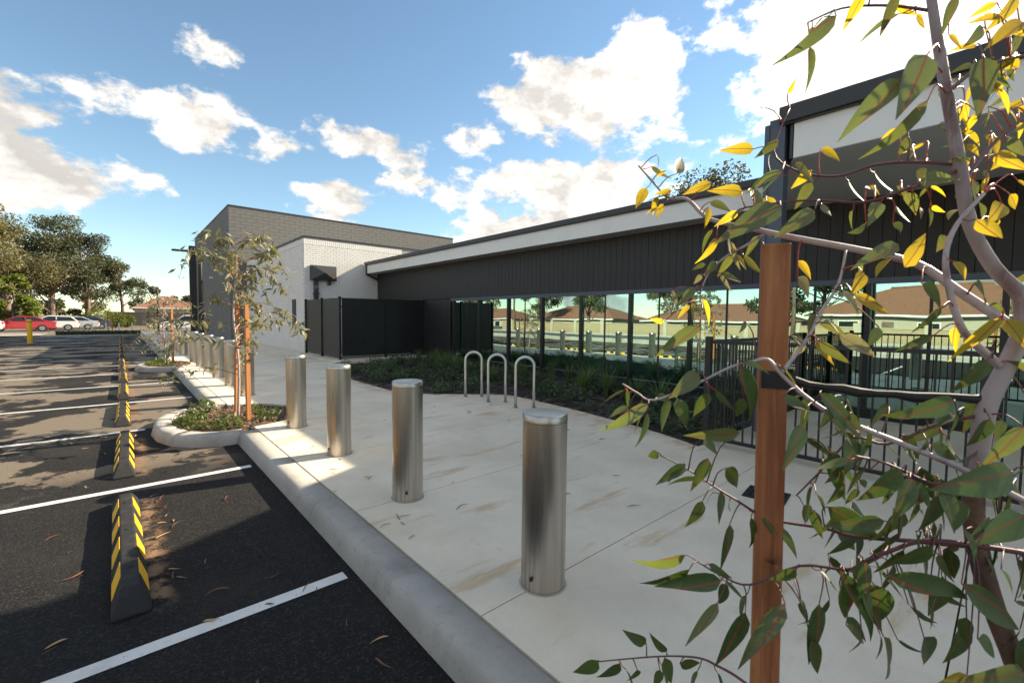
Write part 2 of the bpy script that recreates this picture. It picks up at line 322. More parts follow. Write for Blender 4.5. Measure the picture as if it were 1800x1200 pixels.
MULCH = mat('dark_mulch', (.020, .014, .011), .95, noise=[(40, (.045, .030, .022), .5, .75)], bump=(80, 1.0))
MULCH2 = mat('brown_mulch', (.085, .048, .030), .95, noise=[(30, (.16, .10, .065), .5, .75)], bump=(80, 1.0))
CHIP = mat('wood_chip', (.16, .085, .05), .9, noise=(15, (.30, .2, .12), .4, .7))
TIMB = mat('hardwood_stake', (.40, .15, .055), .7, noise=[(1.0, (.25, .08, .032), .40, .64), (3.2, (.50, .25, .11), .52, .75), (2.1, (.07, .025, .012), .66, .72)], stretch=(30, 30, 1.6), bump=(3.0, .6))
TIMBL = mat('weathered_stake', (.50, .20, .06), .7, noise=[(1.0, (.36, .14, .05), .42, .66)], stretch=(25, 25, 1.5))
BARK = mat('smooth_bark', (.34, .28, .28), .55, noise=[(9, (.16, .075, .075), .45, .62), (40, (.42, .37, .37), .6, .8)], stretch=(1, 1, .35))
BARKD = mat('brown_bark', (.15, .085, .06), .75, noise=[(12, (.07, .035, .035), .4, .7)], bump=(60, .5))
TWIGW = mat('pale_twig', (.44, .37, .37), .5, noise=(30, (.28, .17, .18), .5, .7))
TWIGP = mat('purple_twig', (.12, .045, .05), .5); TWIGR = mat('red_stem', (.42, .045, .03), .45)
TWIGK = mat('pink_twig', (.46, .19, .17), .5)
TIE = mat('black_rubber_tie', (.012, .012, .013), .6)
LEAFG = leafmat('grey_green_leaf', (.098, .124, .060), (.21, .25, .035), .32, vein=(.24, .06, .035))
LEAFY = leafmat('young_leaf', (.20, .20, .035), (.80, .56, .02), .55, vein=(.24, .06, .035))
LEAFD = leafmat('shaded_green_leaf', (.060, .100, .030), (.10, .16, .02), .20, vein=(.24, .06, .035))  # deep green, dulled so lower leaves carry the canopy's shade in their colour
LEAFS = leafmat('silvery_leaf', (.20, .205, .13), (.40, .36, .12), .33, vein=(.24, .06, .035))
GRASS = leafmat('strap_leaf', (.10, .155, .055), (.2, .26, .05), .3); SHRUB = leafmat('shrub_leaf', (.060, .092, .040), (.09, .13, .03), .25)
COVER = leafmat('bright_cover_leaf', (.085, .125, .028), (.18, .22, .03), .3)
DRY = mat('dry_leaf', (.13, .045, .022), .7, noise=(12, (.22, .10, .045), .4, .7)); DRYP = mat('pale_dry_leaf', (.42, .27, .12), .7)
GUM1 = leafmat('gum_leaf_olive', (.15, .14, .065), (.28, .23, .06), .3, .6); GUM2 = leafmat('gum_leaf_dark', (.072, .082, .042), (.15, .15, .04), .25, .6)
GUM3 = leafmat('gum_leaf_bright', (.10, .13, .016), (.2, .23, .02), .3, .6); GUMB = mat('gum_bark', (.20, .14, .105), .85, noise=(3, (.09, .06, .05), .4, .7))
TILE = mat('terracotta_tile', (.27, .12, .075), .8, noise=[(4, (.19, .085, .055), .4, .7)]); CREAM = mat('cream_render', (.42, .37, .29), .85); BRICKY = mat('buff_brick', (.34, .26, .165), .85)
ROAD = mat('road_asphalt', (.10, .097, .095), .9, noise=(.8, (.08, .078, .076), .4, .7)); LANE = mat('brown_lane', (.17, .125, .095), .9, noise=(.5, (.13, .10, .08), .4, .7))
DIRT = mat('dry_verge', (.16, .13, .075), .95, noise=[(.6, (.09, .10, .04), .4, .65)]); HEDGE = leafmat('hedge_leaf', (.035, .065, .02), (.06, .1, .02), .25)

# ------------------------------------------------------------------ setting: ground
def sheet(name, x0, x1, y0, y1, z, m):
    o = MB().add([(x0, y0, z), (x1, y0, z), (x1, y1, z), (x0, y1, z)], [(0, 1, 2, 3)]).build(name, m); o['kind'] = 'structure'; return o
sheet('ground', -900, 900, -900, 1500, -.19, DIRT)
sheet('car_park', -9.2, 1.45, -14, 49, -.14, ASPH)
sheet('lane', -70, 60, 49, 76, -.143, LANE)
sheet('road', -21, -12.5, -80, 49, -.15, ROAD)
for (x0, x1, nm) in ((-9.2, -8.95, 'verge_kerb'), (-12.5, -12.25, 'road_kerb'), (-21.25, -21, 'far_road_kerb')):
    o = MB().box(x0, x1, -60, 48.9, -.2, -.02).build(nm, KERB); o['kind'] = 'structure'
sheet('far_footpath', -24, -21.25, -60, 49, -.06, CONC)
# painted bay lines
mk = empty('bay_marking'); mk['kind'] = 'structure'
LY = [.03+2.72*k for k in range(0, 17)]
for k, y in enumerate(LY):
    xe = .22 if k in (3, 6) else 1.03
    MB().add([(-4.3, y-.045, -.136), (xe, y-.045, -.136), (xe, y+.045, -.136), (-4.3, y+.045, -.136)], [(0, 1, 2, 3)]).build('bay_line', LINE, mk)
for y in (39.2, 45.0):
    MB().add([(-3.9, y, -.132), (-1.7, y, -.132), (-1.7, y+.5, -.132), (-3.9, y+.5, -.132)], [(0, 1, 2, 3)]).build('blue_line', BLUE, mk)
for k in range(5):
    y = 49.6+k*.9
    MB().add([(-16, y, -.138), (-4.6, y, -.138), (-4.6, y+.35, -.138), (-16, y+.35, -.138)], [(0, 1, 2, 3)]).build('crossing_line', LINE, mk)
MB().add([(-30, 56.4, -.138), (9, 56.4, -.138), (9, 56.7, -.138), (-30, 56.7, -.138)], [(0, 1, 2, 3)]).build('lane_line', LINE, mk)

# ------------------------------------------------------------------ setting: kerb, islands, footpath
ISL = [-.40, 7.75, 17.35]
def isl_outline(c, rev=False):
    return [(1.16, c-1.22), (.90, c-1.21), (.62, c-1.06), (.43, c-.82), (.31, c-.45), (.27, c), (.31, c+.45), (.43, c+.80), (.64, c+1.05), (.90, c+1.20), (1.16, c+1.22)]
PROF = [(0, -.16), (.0, -.135), (.018, -.065), (.030, -.028), (.052, -.007), (.08, 0), (.222, 0), (.222, -.16)]
IPROF = [(o, z+.003) for o, z in PROF]
def sweep(path, prof, closed=False):
    mb = MB(); n = len(path); P = [Vector((*p, 0)) for p in path]; vs = []
    for i in range(n):
        a = P[max(i-1, 0)]; b = P[min(i+1, n-1)]; t = (b-a).normalized(); nr = Vector((t.y, -t.x, 0))
        k = 1.0
        if 0 < i < n-1:
            t1 = (P[i]-a).normalized(); k = 1/max(.6, abs(nr.dot(Vector((t1.y, -t1.x, 0)))))
        for (o, z) in prof: vs.append(P[i]+nr*o*k+Vector((0, 0, z)))
    m = len(prof); fs = [(i*m+j, (i+1)*m+j, (i+1)*m+j+1, i*m+j+1) for i in range(n-1) for j in range(m-1)]
    mb.add(vs, fs, True); k0 = 0
    mb.f.append(tuple(range(m))); mb.sm.append(False); mb.f.append(tuple((n-1)*m+j for j in range(m))[::-1]); mb.sm.append(False)
    return mb
kerb = empty('kerb'); kerb['kind'] = 'structure'
def kerb_run(y0, y1):
    n = max(1, round((y1-y0)/2.4)); st = (y1-y0)/n
    for i in range(n):
        a, b = y0+i*st+.004, y0+(i+1)*st-.004
        sweep([(1.09, a+(b-a)*t/3) for t in range(4)], PROF).build('kerb_segment', KERB, kerb)
ys = -14.0
for c in ISL:
    kerb_run(ys, c-1.13); o = isl_outline(c); h = len(o)//2
    # three curved island pieces with joints
    for a, b in ((0, 3), (3, 7), (7, 10)):
        seg = [Vector(p) for p in o[a:b+1]]; seg = [Vector((p.x, p.y)) for p in seg]
        if a: seg[0] = seg[0].lerp(seg[1], .02)
        fine = []
        for i in range(len(seg)-1):
            for t in range(3): fine.append(tuple(seg[i].lerp(seg[i+1], t/3)))
        fine.append(tuple(seg[-1])); sweep(fine, IPROF).build('kerb_segment', KERB, kerb)
    ys = c+1.13
kerb_run(ys, 48.5)
def xl(y):                              # left edge of the paving
    for c, dep in zip(ISL, (.75, .75, .3)):
        t = (y-c)/.93
        if abs(t) < 1: return 1.33+dep*(1-abs(t)**2.6)**.5
    return 1.33
XR = [(-14, 8.7), (2.44, 8.7), (2.441, 5.14), (3.0, 5.33), (3.6, 5.46), (4.9, 5.64), (6.2, 5.72), (6.55, 5.70), (6.8, 5.5), (7.5, 4.65), (8.0, 4.25), (8.6, 4.12), (10.4, 4.14), (12.7, 4.5), (14.37, 5.0), (14.371, 5.2), (19.37, 5.2), (19.371, 5.66), (30.3, 5.66), (30.301, 4.78), (47, 4.78), (49, 4.78)]
def xr(y):
    for (a, xa), (b, xb) in zip(XR, XR[1:]):
        if a <= y <= b: return xa+(xb-xa)*(y-a)/(b-a)
    return 5
path = empty('footpath'); path['kind'] = 'structure'
MB().box(1.3, 8.8, -14, 49, -.16, -.03).build('paving_base', JOINT, path)
JY = [-14, -11.1, -8, -4.7, -1.46, .13, 1.72, 3.31, 4.87, 6.45, 8.03, 9.6, 11.2, 12.8, 14.4, 16.0, 17.6, 19.2, 22.4, 25.6, 28.8, 32, 36, 40, 44, 48.9]
for a, b in zip(JY, JY[1:]):
    a += .004; b -= .004; ysamp = sorted(set([a, b]+[y for y in np.arange(math.ceil(a/.1)*.1, b, .1) if a+.01 < y < b-.01]+[y+e for y, _ in XR for e in (0,) if a < y < b]))
    mb = MB(); n = len(ysamp); vs = []
    ed = []
    for y in ysamp:
        wet = 1.0 if 2.44 < y < 12.5 else 0.0
        vs += [(xl(y), y, 0), (xr(y)-.38, y, 0), (xr(y), y, 0), (xl(y), y, -.1), (xr(y), y, -.1)]; ed += [0, 0, wet, 0, wet]
    fs = []
    for i in range(n-1):
        k = 5*i; fs += [(k, k+1, k+6, k+5), (k+1, k+2, k+7, k+6), (k+2, k+4, k+9, k+7), (k, k+5, k+8, k+3)]
    fs += [(0, 3, 4, 2, 1), (5*n-5, 5*n-4, 5*n-3, 5*n-1, 5*n-2)]
    o = mb.add(vs, fs).build('paving_slab', CONC, path); at = o.data.attributes.new('edge', 'FLOAT', 'POINT'); at.data.foreach_set('value', [v*.8 for v in ed])
# garden soil of islands and the building bed
def bumpy(name, xa, xb, y0, y1, z, m, amp=.03, st=.07):
    ny = int((y1-y0)/st)+1; nx = 26; vs = []
    for j in range(ny):
        y = y0+(y1-y0)*j/(ny-1)
        for i in range(nx):
            x = xa(y)+(xb(y)-xa(y))*i/(nx-1); e = min(i, nx-1-i, j, ny-1-j)
            vs.append((x, y, z+(amp*random.random() if e else -.02)))
    fs = [(j*nx+i, j*nx+i+1, (j+1)*nx+i+1, (j+1)*nx+i) for j in range(ny-1) for i in range(nx-1)]
    o = MB().add(vs, fs).build(name, m); o['kind'] = 'structure'; return o
for c in ISL:
    def ia(y, c=c): return .27+.2+.75*(abs((y-c)/.97)**3.2)
    bumpy('garden_soil', ia, lambda y: max(xl(y)-.004, 1.30), c-.92, c+.92, -.045, MULCH2, .035)
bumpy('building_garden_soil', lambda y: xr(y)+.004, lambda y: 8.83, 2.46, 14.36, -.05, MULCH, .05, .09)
def chips(name, pts, m, size=.05):
    n = len(pts); C = np.array(pts); d = rng.normal(size=(n, 3)); d[:, 2] *= .35; d /= np.linalg.norm(d, axis=1)[:, None]
    w = np.cross(d, rng.normal(size=(n, 3))*[.3, .3, 1]); w /= np.linalg.norm(w, axis=1)[:, None]; L_ = (size*rng.uniform(.4, 1.3, n))[:, None]
    V = np.stack([C-d*L_*.5-w*L_*.16, C+d*L_*.5-w*L_*.12, C+d*L_*.5+w*L_*.16, C-d*L_*.5+w*L_*.12], axis=1)
    o = link(name, quads_mesh(name, V, m), None); return tag(o, None, None, None, 'stuff')
for c in ISL:
    pts = []
    while len(pts) < 900:
        y = random.uniform(c-.9, c+.9); x = random.uniform(.5, 2.05)
        if .27+.22+.75*(abs((y-c)/.97)**3.2) < x < xl(y)-.02 or (x < 1.3 and .27+.22+.75*(abs((y-c)/.97)**3.2) < x): pts.append((x, y, -.01+random.random()*.03))
    tag(chips('wood_chips', pts, CHIP), 'loose brown wood chips covering a kerb island garden', 'mulch')
pts = []
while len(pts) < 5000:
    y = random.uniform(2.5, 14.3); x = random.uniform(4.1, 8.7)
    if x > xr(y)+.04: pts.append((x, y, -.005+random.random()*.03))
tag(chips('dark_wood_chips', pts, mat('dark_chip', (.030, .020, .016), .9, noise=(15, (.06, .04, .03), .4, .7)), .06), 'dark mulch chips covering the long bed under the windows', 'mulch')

# ------------------------------------------------------------------ dark clad building
bld = empty('clad_building', (8.85, 3, 0), label='single-storey dark clad building with long strip of reflective windows and white fascia', cat='building')
bld_inv = Matrix.Translation((-8.85, -3, 0))
def P(mb, name, m, parent=bld, **k):
    o = mb.build(name, m, parent, **k)
    if parent is bld: o.matrix_parent_inverse = bld_inv
    return o
WX = 8.85; Y0 = -9.0; Y1 = 19.36; HEAD = 2.10; SILL = .14; SOF = 3.44
# cladding boards above the windows, one by one
bw = .168; nb = int((Y1-Y0)/bw)
bm_ = MB().box(0, .05, .003, bw-.004, HEAD+.09, SOF+.02).mesh('board'); bm_.materials.append(CLAD)
for i in range(nb):
    y = Y0+i*bw
    o = link('cladding_board', bm_, None, bld, (WX-.05-8.85+random.uniform(-.001, .001), y-3, 0))
P(MB().box(WX+.002, WX+.2, Y0, Y1, HEAD+.05, 3.7), 'wall_core', DARK)
# solid clad wall behind the enclosure
bm2 = MB().box(0, .05, .003, bw-.004, .05, HEAD+.07).mesh('board_low'); bm2.materials.append(CLAD)
for i in range(int((Y1-13.3)/bw)): link('cladding_board', bm2, None, bld, (WX-.05-8.85, 13.3+i*bw-3, 0))
# window strip
MUL = [13.15, 11.66, 10.20, 8.76, 7.36, 5.90, 4.46, 3.0, 1.55, .1, -1.35, -2.8, -4.25, -5.7, -7.15, -8.6]
P(MB().box(WX-.055, WX+.06, Y0, 13.28, HEAD, HEAD+.088), 'window_head', BLUEGREY)
P(MB().box(WX-.06, WX+.10, Y0, 13.28, SILL-.10, SILL), 'window_sill', BLACK)
P(MB().box(WX-.02, WX+.12, Y0, 13.28, -.1, SILL-.10), 'plinth', CAP)
for a, b in zip(MUL, MUL[1:]):
    w = empty('window', (0, 0, 0)); w.parent = bld; w.matrix_parent_inverse = bld_inv
    P(MB().box(WX-.05, WX+.06, a-.035, a+.035, SILL, HEAD), 'mullion', BLACK, w)
    mid = (a+b)/2
    if MUL.index(a) not in (1, 3): P(MB().box(WX+.005, WX+.05, mid-.02, mid+.02, SILL, HEAD), 'inner_mullion', BLACK, w)
    P(MB().box(WX+.010, WX+.018, b+.036, a-.036, SILL+.002, HEAD-.002), 'glass_pane', GLASS, w)
# room behind the glass
P(MB().box(WX+.2, 15.4, Y0, 13.3, -.02, .05), 'room_floor', INTF)
P(MB().box(13.6, 13.8, Y0, 13.3, .05, 3.4), 'room_back_wall', INT)
P(MB().box(WX+.2, 13.6, Y0, 13.3, 2.75, 2.8), 'room_ceiling', INT)
P(MB().box(WX+.2, 13.6, 13.2, 13.4, .05, 2.75), 'room_end_wall', INT)
for a, b in ((7.30, 6.66), (6.60, 5.95), (5.86, 5.22), (5.14, 4.50), (4.42, 3.05)):
    P(MB().box(WX+.16, WX+.165, b, a, SILL, HEAD), 'roller_blind', BLIND)
# roof: fascia, gutter cap, soffit; the entrance canopy steps out with an unseen end, splayed to shape its shadow
FX = 8.30; CX = 6.05; YI = 2.90; YC = 1.88; TOP = 3.94; FT = 3.80
P(MB().box(FX, FX+.04, YI, 19.34, SOF, FT), 'white_fascia', WHITE)
P(MB().box(FX-.05, FX+.12, YI, 19.36, FT, FT+.05).box(FX-.07, FX-.045, YI, 19.36, FT+.02, TOP).box(FX-.044, FX+.12, YI, 19.36, TOP-.03, TOP), 'gutter', CAP)
P(MB().box(FX+.04, WX+.1, YI, 19.34, SOF+.004, SOF+.03), 'soffit', SOFF)
P(MB().box(FX-.02, FX+.06, 19.2, 19.34, SOF-.05, FT-.002), 'fascia_end_cap', CAP)
P(MB().add([(FX, 19.2, SOF-.05), (FX, 19.34, SOF-.05), (WX, 19.34, SOF-.30), (WX, 19.2, SOF-.30), (FX, 19.2, SOF+.01), (FX, 19.34, SOF+.01), (WX, 19.34, SOF-.22), (WX, 19.2, SOF-.22)],
           [(0, 3, 2, 1), (4, 5, 6, 7), (0, 1, 5, 4), (1, 2, 6, 5), (2, 3, 7, 6), (3, 0, 4, 7)]), 'raking_downpipe', CAP)
P(MB().prism([(FX+.12, YI), (FX+.12, 19.36), (16, 19.36), (16, Y0), (CX+.12, Y0), (CX+.12, YC)], FT-.06, TOP-.035), 'roof', CAP)
P(MB().prism([(CX+.04, Y0), (CX+.04, YC), (FX+.04, YI), (WX+.1, YI), (WX+.1, Y0)], SOF+.004, SOF+.03), 'canopy_soffit', SOFF)
P(MB().box(CX, CX+.04, Y0, YC-.03, SOF, FT+.04), 'canopy_fascia', WHITE)
P(MB().box(CX-.05, CX+.12, Y0, YC+.1, FT+.04, FT+.09).box(CX-.09, CX-.045, Y0, YC+.1, FT+.06, TOP+.10).box(CX-.046, CX+.12, Y0, YC+.1, TOP+.06, TOP+.098), 'canopy_gutter', CAP)
P(MB().add([(CX, YC, SOF), (FX, YI, SOF), (FX, YI, TOP+.02), (CX, YC, TOP+.02), (CX, YC-.04, SOF), (FX, YI-.04, SOF), (FX, YI-.04, TOP+.02), (CX, YC-.04, TOP+.02)],
           [(0, 1, 2, 3), (7, 6, 5, 4), (0, 4, 5, 1), (3, 2, 6, 7), (0, 3, 7, 4), (1, 5, 6, 2)]), 'canopy_end_panel', CAP)
P(MB().box(CX-.02, CX+.14, 1.93, 2.10, 0, TOP), 'canopy_column', BLUEGREY)
P(MB().box(CX-.035, CX-.02, 2.10, 2.15, .1, TOP-.05), 'column_flange', BLUEGREY)
P(MB().box(CX+.9, CX+1.1, .2, .26, SOF-.004, SOF+.002), 'soffit_light', mat('light_strip', (.8, .8, .75), .4))
P(MB().box(15.8, 16, Y0, 19.3, 0, 3.7), 'rear_wall', CAP); P(MB().box(WX+.1, 15.8, Y0-.15, Y0, 0, 3.7), 'side_wall', CAP)

# ------------------------------------------------------------------ white brick block
wb = empty('white_brick_building', (5.7, 19.4, 0), label='low white painted brick block with dark capping joined to the dark clad building', cat='building')
def Q(mb, name, m, parent=None, **k): return mb.build(name, m, parent or wb, **k)
WBW = 8.0; WBD = 11.0; WBH = 4.76
Q(MB().box(.012, WBW, .012, WBD, -.1, WBH), 'wall', WMORT)
bl, bh, g = .24, .086, .010
mb = MB()
for r in range(0, 52):
    z = -.02+r*bh; off = (r % 2)*.12
    for i in range(-1, int(4.3/bl)+1):                        # front face (towards the enclosure)
        x0 = max(0, i*bl+off+g/2); x1 = min(4.4, (i+1)*bl+off-g/2)
        if x1-x0 > .03: e = random.uniform(0, .0025); mb.box(x0, x1, -e, .03, z+g/2, z+bh-g/2)
    for i in range(0, int(WBD/bl)+1):
        y0 = max(.031, i*bl+off+g/2); y1 = min(WBD, (i+1)*bl+off-g/2)
        if y1-y0 > .03: e = random.uniform(0, .0025); mb.box(-e, .03, y0, y1, z+g/2, z+bh-g/2)
zt = -.02+52*bh
for i in range(int(4.4/bh)): mb.box(i*bh+g/2, (i+1)*bh-g/2, -.004, .03, zt+.012, zt+.24)
for i in range(int(WBD/bh)): mb.box(-.004, .03, .031+i*bh+g/2, .031+(i+1)*bh-g/2, zt+.012, zt+.24)
o = Q(mb, 'brickwork', WBRICK); o['kind'] = 'stuff'
Q(MB().box(-.03, WBW, -.03, .2, WBH, WBH+.06).box(-.03, .2, .2, WBD, WBH, WBH+.06), 'capping', CAP)
Q(MB().box(.2, WBW, .2, WBD, WBH-.1, WBH-.02), 'roof', CAP)
for (ya, yb, za, zb) in ((1.15, 1.75, 1.05, 2.25), (7.4, 8.6, 1.45, 2.15)):
    w = Q(MB().box(-.008, .05, ya, yb, za, zb), 'window', BLACK)
    Q(MB().box(-.012, -.008, ya+.05, yb-.05, za+.05, zb-.05), 'pane', BLACK, w)
# rainwater head with cross-creased front, and its downpipe
hx0, hx1, hz0, hz1 = .22, 1.24, 3.02, 3.62
h = MB().box(hx0, hx1, -.22, -.005, hz0, hz1)
rw = Q(h, 'rainwater_head', CAP)
cx, cz = (hx0+hx1)/2, (hz0+hz1)/2
Q(MB().add([(hx0, -.222, hz0), (hx1, -.222, hz0), (hx1, -.222, hz1), (hx0, -.222, hz1), (cx, -.36, cz)], [(0, 1, 4), (1, 2, 4), (2, 3, 4), (3, 0, 4)]), 'creased_front', mat('dark_zinc', (.06, .06, .062), .35, .3), rw)
Q(MB().box(.36, .52, -.15, -.01, .1, hz0), 'downpipe', CAP, rw); Q(MB().box(.33, .55, -.16, -.004, 2.42, 2.48), 'pipe_bracket', CAP, rw)
Q(MB().box(.92, 1.04, -.14, -.02, 2.85, 3.02), 'overflow_spout', CAP, rw)

# ------------------------------------------------------------------ grey block building
gb = empty('grey_block_building', (4.84, 30.4, 0), label='tall grey concrete block building with flat parapet behind the white brick block', cat='building')
GW, GD, GH = 15.5, 15.4, 7.86
MB().box(.012, GW, .012, GD, -.1, GH).build('wall', GMORT, gb)
MB().box(-.03, GW+.02, -.03, .2, GH, GH+.07).box(-.03, .2, .2, GD, GH, GH+.07).build('capping', CAP, gb)
MB().box(.2, GW, .2, GD, GH-.15, GH-.05).build('roof', CAP, gb)
gl, gh = .60, .20
blk = MB().box(.005, gl-.005, 0, .03, .005, gh-.005).mesh('block'); blk.materials.append(GBLOCK)
rest = MB(); cnt = 0
for r in range(int(GH/gh)):
    z = GH-(r+1)*gh; off = (r % 2)*gl/2
    for i in range(-1, int(GW/gl)+1):
        x0, x1 = i*gl+off, (i+1)*gl+off
        if x0 >= 0 and x1 < 11.5 and z > 4.3 and cnt < 300:
            link('block', blk, None, gb, (x0, -random.uniform(0, .003), z)); cnt += 1
        else:
            x0 = max(0, x0); x1 = min(GW, x1)
            if x1-x0 > .05: rest.box(x0+.005, x1-.005, -random.uniform(0, .003), .03, z+.005, z+gh-.005)
    for i in range(-1, int(GD/gl)+1):
        y0, y1 = max(.031, i*gl+off), min(GD, (i+1)*gl+off)
        if y1-y0 > .05: rest.box(-random.uniform(0, .003), .03, y0+.005, y1-.005, z+.005, z+gh-.005)
o = rest.build('blockwork', GBLOCK, gb); o['kind'] = 'stuff'
MB().box(-.45, -.02, GD-.45, GD-.05, -.1, 7.25).build('corner_column', CAP, gb)
for y in (-.012, 4.0):
    c = MB().box(-.22, -.05, y+2.0, y+2.12, 4.02, 4.14).box(-.05, .0, y+2.03, y+2.09, 4.05, 4.11).build('security_camera', WHITE, gb)

# ------------------------------------------------------------------ slatted enclosure
en = empty('slat_enclosure', (5.55, 15.1, 0), label='black vertical slat screen enclosure against the dark wall behind the planted bed', cat='enclosure')
EH = 2.15; EW = 3.24; ED = 3.60
MB().box(-.33, EW+.02, -.72, ED+.6, -.1, .055).build('slab', CONC, en)
slx = MB().box(0, .072, -.008, .008, .16, EH-.03).mesh('slat_x'); slx.materials.append(SLAT)
sly = MB().box(-.008, .008, 0, .072, .16, EH-.03).mesh('slat_y'); sly.materials.append(SLAT)
ns = int(EW/.078)
for i in range(ns):
    if .05 < i*.078 < EW-.08: link('slat', slx, None, en, (i*.078, 0, 0)); 
for i in range(int(ED/.078)):
    if .05 < i*.078: link('slat', sly, None, en, (0, i*.078, 0))
for x in (0, 1.65, 3.18): MB().box(x-.035, x+.035, -.045, .04, .02, EH+.04).build('post', BLACK, en)
for y in (1.75, ED): MB().box(-.045, .04, y-.035, y+.035, .02, EH+.04).build('post', BLACK, en)
for z in (EH-.02, 1.86, .30, .12):
    MB().box(.036, EW, .010, .045, z-.02, z+.02).build('rail', BLACK, en); MB().box(.010, .045, .041, ED, z-.02, z+.02).build('rail', BLACK, en)
MB().box(.95, .975, -.014, .012, .16, EH-.03).build('gate_edge', BLACK, en)

# ------------------------------------------------------------------ balustrade round the courtyard
def balustrade(name, a, b, label, posts):
    a, b = Vector(a), Vector(b); d = b-a; Ln = d.length; rz = math.atan2(d.y, d.x)
    t = empty(name, a, rz, label, 'fence')
    bar = MB().box(-.008, .008, -.008, .008, .10, 1.225).mesh('bar'); bar.materials.append(BLACK)
    n = int(Ln/.105)
    for i in range(1, n):
        if min(abs(i*.105-p) for p in posts) > .05: link('bar', bar, None, t, (i*.105, 0, 0))
    for z, hh in ((1.245, .02), (.085, .018)): MB().box(0, Ln, -.02, .02, z-hh, z+hh).build('rail', BLACK, t)
    for p in posts: MB().box(p-.033, p+.033, -.033, .033, 0, 1.31).build('post', BLACK, t)
    return t
balustrade('courtyard_fence', (5.33, 2.44, 0), (5.33, -8.5, 0), 'black metal bar balustrade running along the footpath past the timber stake', (0, 2.3, 4.6, 6.9, 9.2))
balustrade('courtyard_fence', (5.40, 2.44, 0), (8.78, 2.44, 0), 'black metal bar balustrade running from the footpath to the window wall', (1.7, 3.34))

# ------------------------------------------------------------------ bollards
def bollard():
    t = empty('steel_bollard', (0, 0, 0)); r = .125
    MB().lathe([(r, 0), (r, .935)], 48).build('tube', STEEL, t)
    MB().lathe([(r+.0004, .937), (r+.0004, .972), (r-.006, .98), (r-.012, .9805), (.06, .984), (0.0005, .985)], 48).build('cap', CAPSTEEL, t)
    MB().lathe([(r+.012, .0), (r+.009, .003), (r+.001, .005)], 40).build('grout_collar', KERB, t)
    MB().add([(-.05, -r-.001, .07), (-.032, -r-.003, .07), (-.032, -r-.003, .095), (-.05, -r-.001, .095)], [(0, 1, 2, 3)]).build('maker_tag', RUB, t)
    return t
BL = [1.72, 3.31, 4.86, 6.44, 9.6, 11.2, 12.8, 14.4, 16.0, 17.6, 20.8, 22.4, 24.0]
proto = bollard()
for i, y in enumerate(BL):
    o = proto if i == 0 else copy_tree(proto); o.location = (1.77, y, 0); o.rotation_euler.z = R(-35+random.uniform(-25, 25))
    NTH = ('first', 'second', 'third', 'fourth', 'fifth', 'sixth', 'seventh', 'eighth', 'ninth')
    lab = ('brushed stainless bollard, %s from the silvery sapling island on the bike hoop side' % NTH[3-i]) if i < 4 else ('brushed stainless bollard, %s past the silvery sapling island towards the grey building' % NTH[i-4])
    tag(o, lab, 'bollard', 'stainless bollards along the footpath')
# ------------------------------------------------------------------ wheel stops
def wheel_stop():
    t = empty('wheel_stop', (0, 0, 0)); Lh = 1.0; b, tp, h = .086, .040, .118
    vs = [(-b, -Lh, 0), (b, -Lh, 0), (b, Lh, 0), (-b, Lh, 0), (-b, -Lh, .018), (b, -Lh, .018), (b, Lh, .018), (-b, Lh, .018),
          (-tp, -Lh+.13, h), (tp, -Lh+.13, h), (tp, Lh-.13, h), (-tp, Lh-.13, h)]
    fs = [(0, 3, 2, 1), (0, 1, 5, 4), (1, 2, 6, 5), (2, 3, 7, 6), (3, 0, 4, 7), (4, 5, 9, 8), (5, 6, 10, 9), (6, 7, 11, 10), (7, 4, 8, 11), (8, 9, 10, 11)]
    bevel(MB().add(vs, fs).build('body', RUB, t), .008, 2)
    for s in (-1, 1):
        for k in range(4):
            y0 = -.80+k*.42
            def sp(y, f):                      # point on the sloping flank
                x = b+(tp-b)*f; z = .018+(h-.018)*f; nx, nz = .087/math.hypot(.087, .036), .036/math.hypot(.087, .036)
                return (s*(x+nx*.003), y, z+nz*.003)
            q = [sp(y0, .10), sp(y0+.21, .10), sp(y0+.30, .95), sp(y0+.09, .95)]
            q2 = [(x-s*.004, y, z-.002) for x, y, z in q]
            MB().add(q+q2, [(0, 1, 2, 3), (0, 4, 5, 1), (1, 5, 6, 2), (2, 6, 7, 3), (3, 7, 4, 0)]).build('reflector', YEL, t)
    for y in (-.62, 0.02, .62):
        MB().lathe([(.0005, h+.0015), (.017, h+.0015), (.02, h-.01)], 12, (0, y, 0)).build('bolt_hole', DARK, t)
    return t
ws = wheel_stop()
for k in range(15):
    o = ws if k == 0 else copy_tree(ws); o.location = (random.uniform(-.012, .012), 4.10+2.75*k, -.14); o.rotation_euler.z = R(random.uniform(-.8, .8))
    ORD = 'first second third fourth fifth sixth seventh eighth ninth tenth eleventh twelfth thirteenth fourteenth fifteenth'.split()
    tag(o, 'black and yellow rubber wheel stop, %s in the row counted from the reddish stake' % ORD[k], 'wheel stop', 'wheel stops in the row of bays')
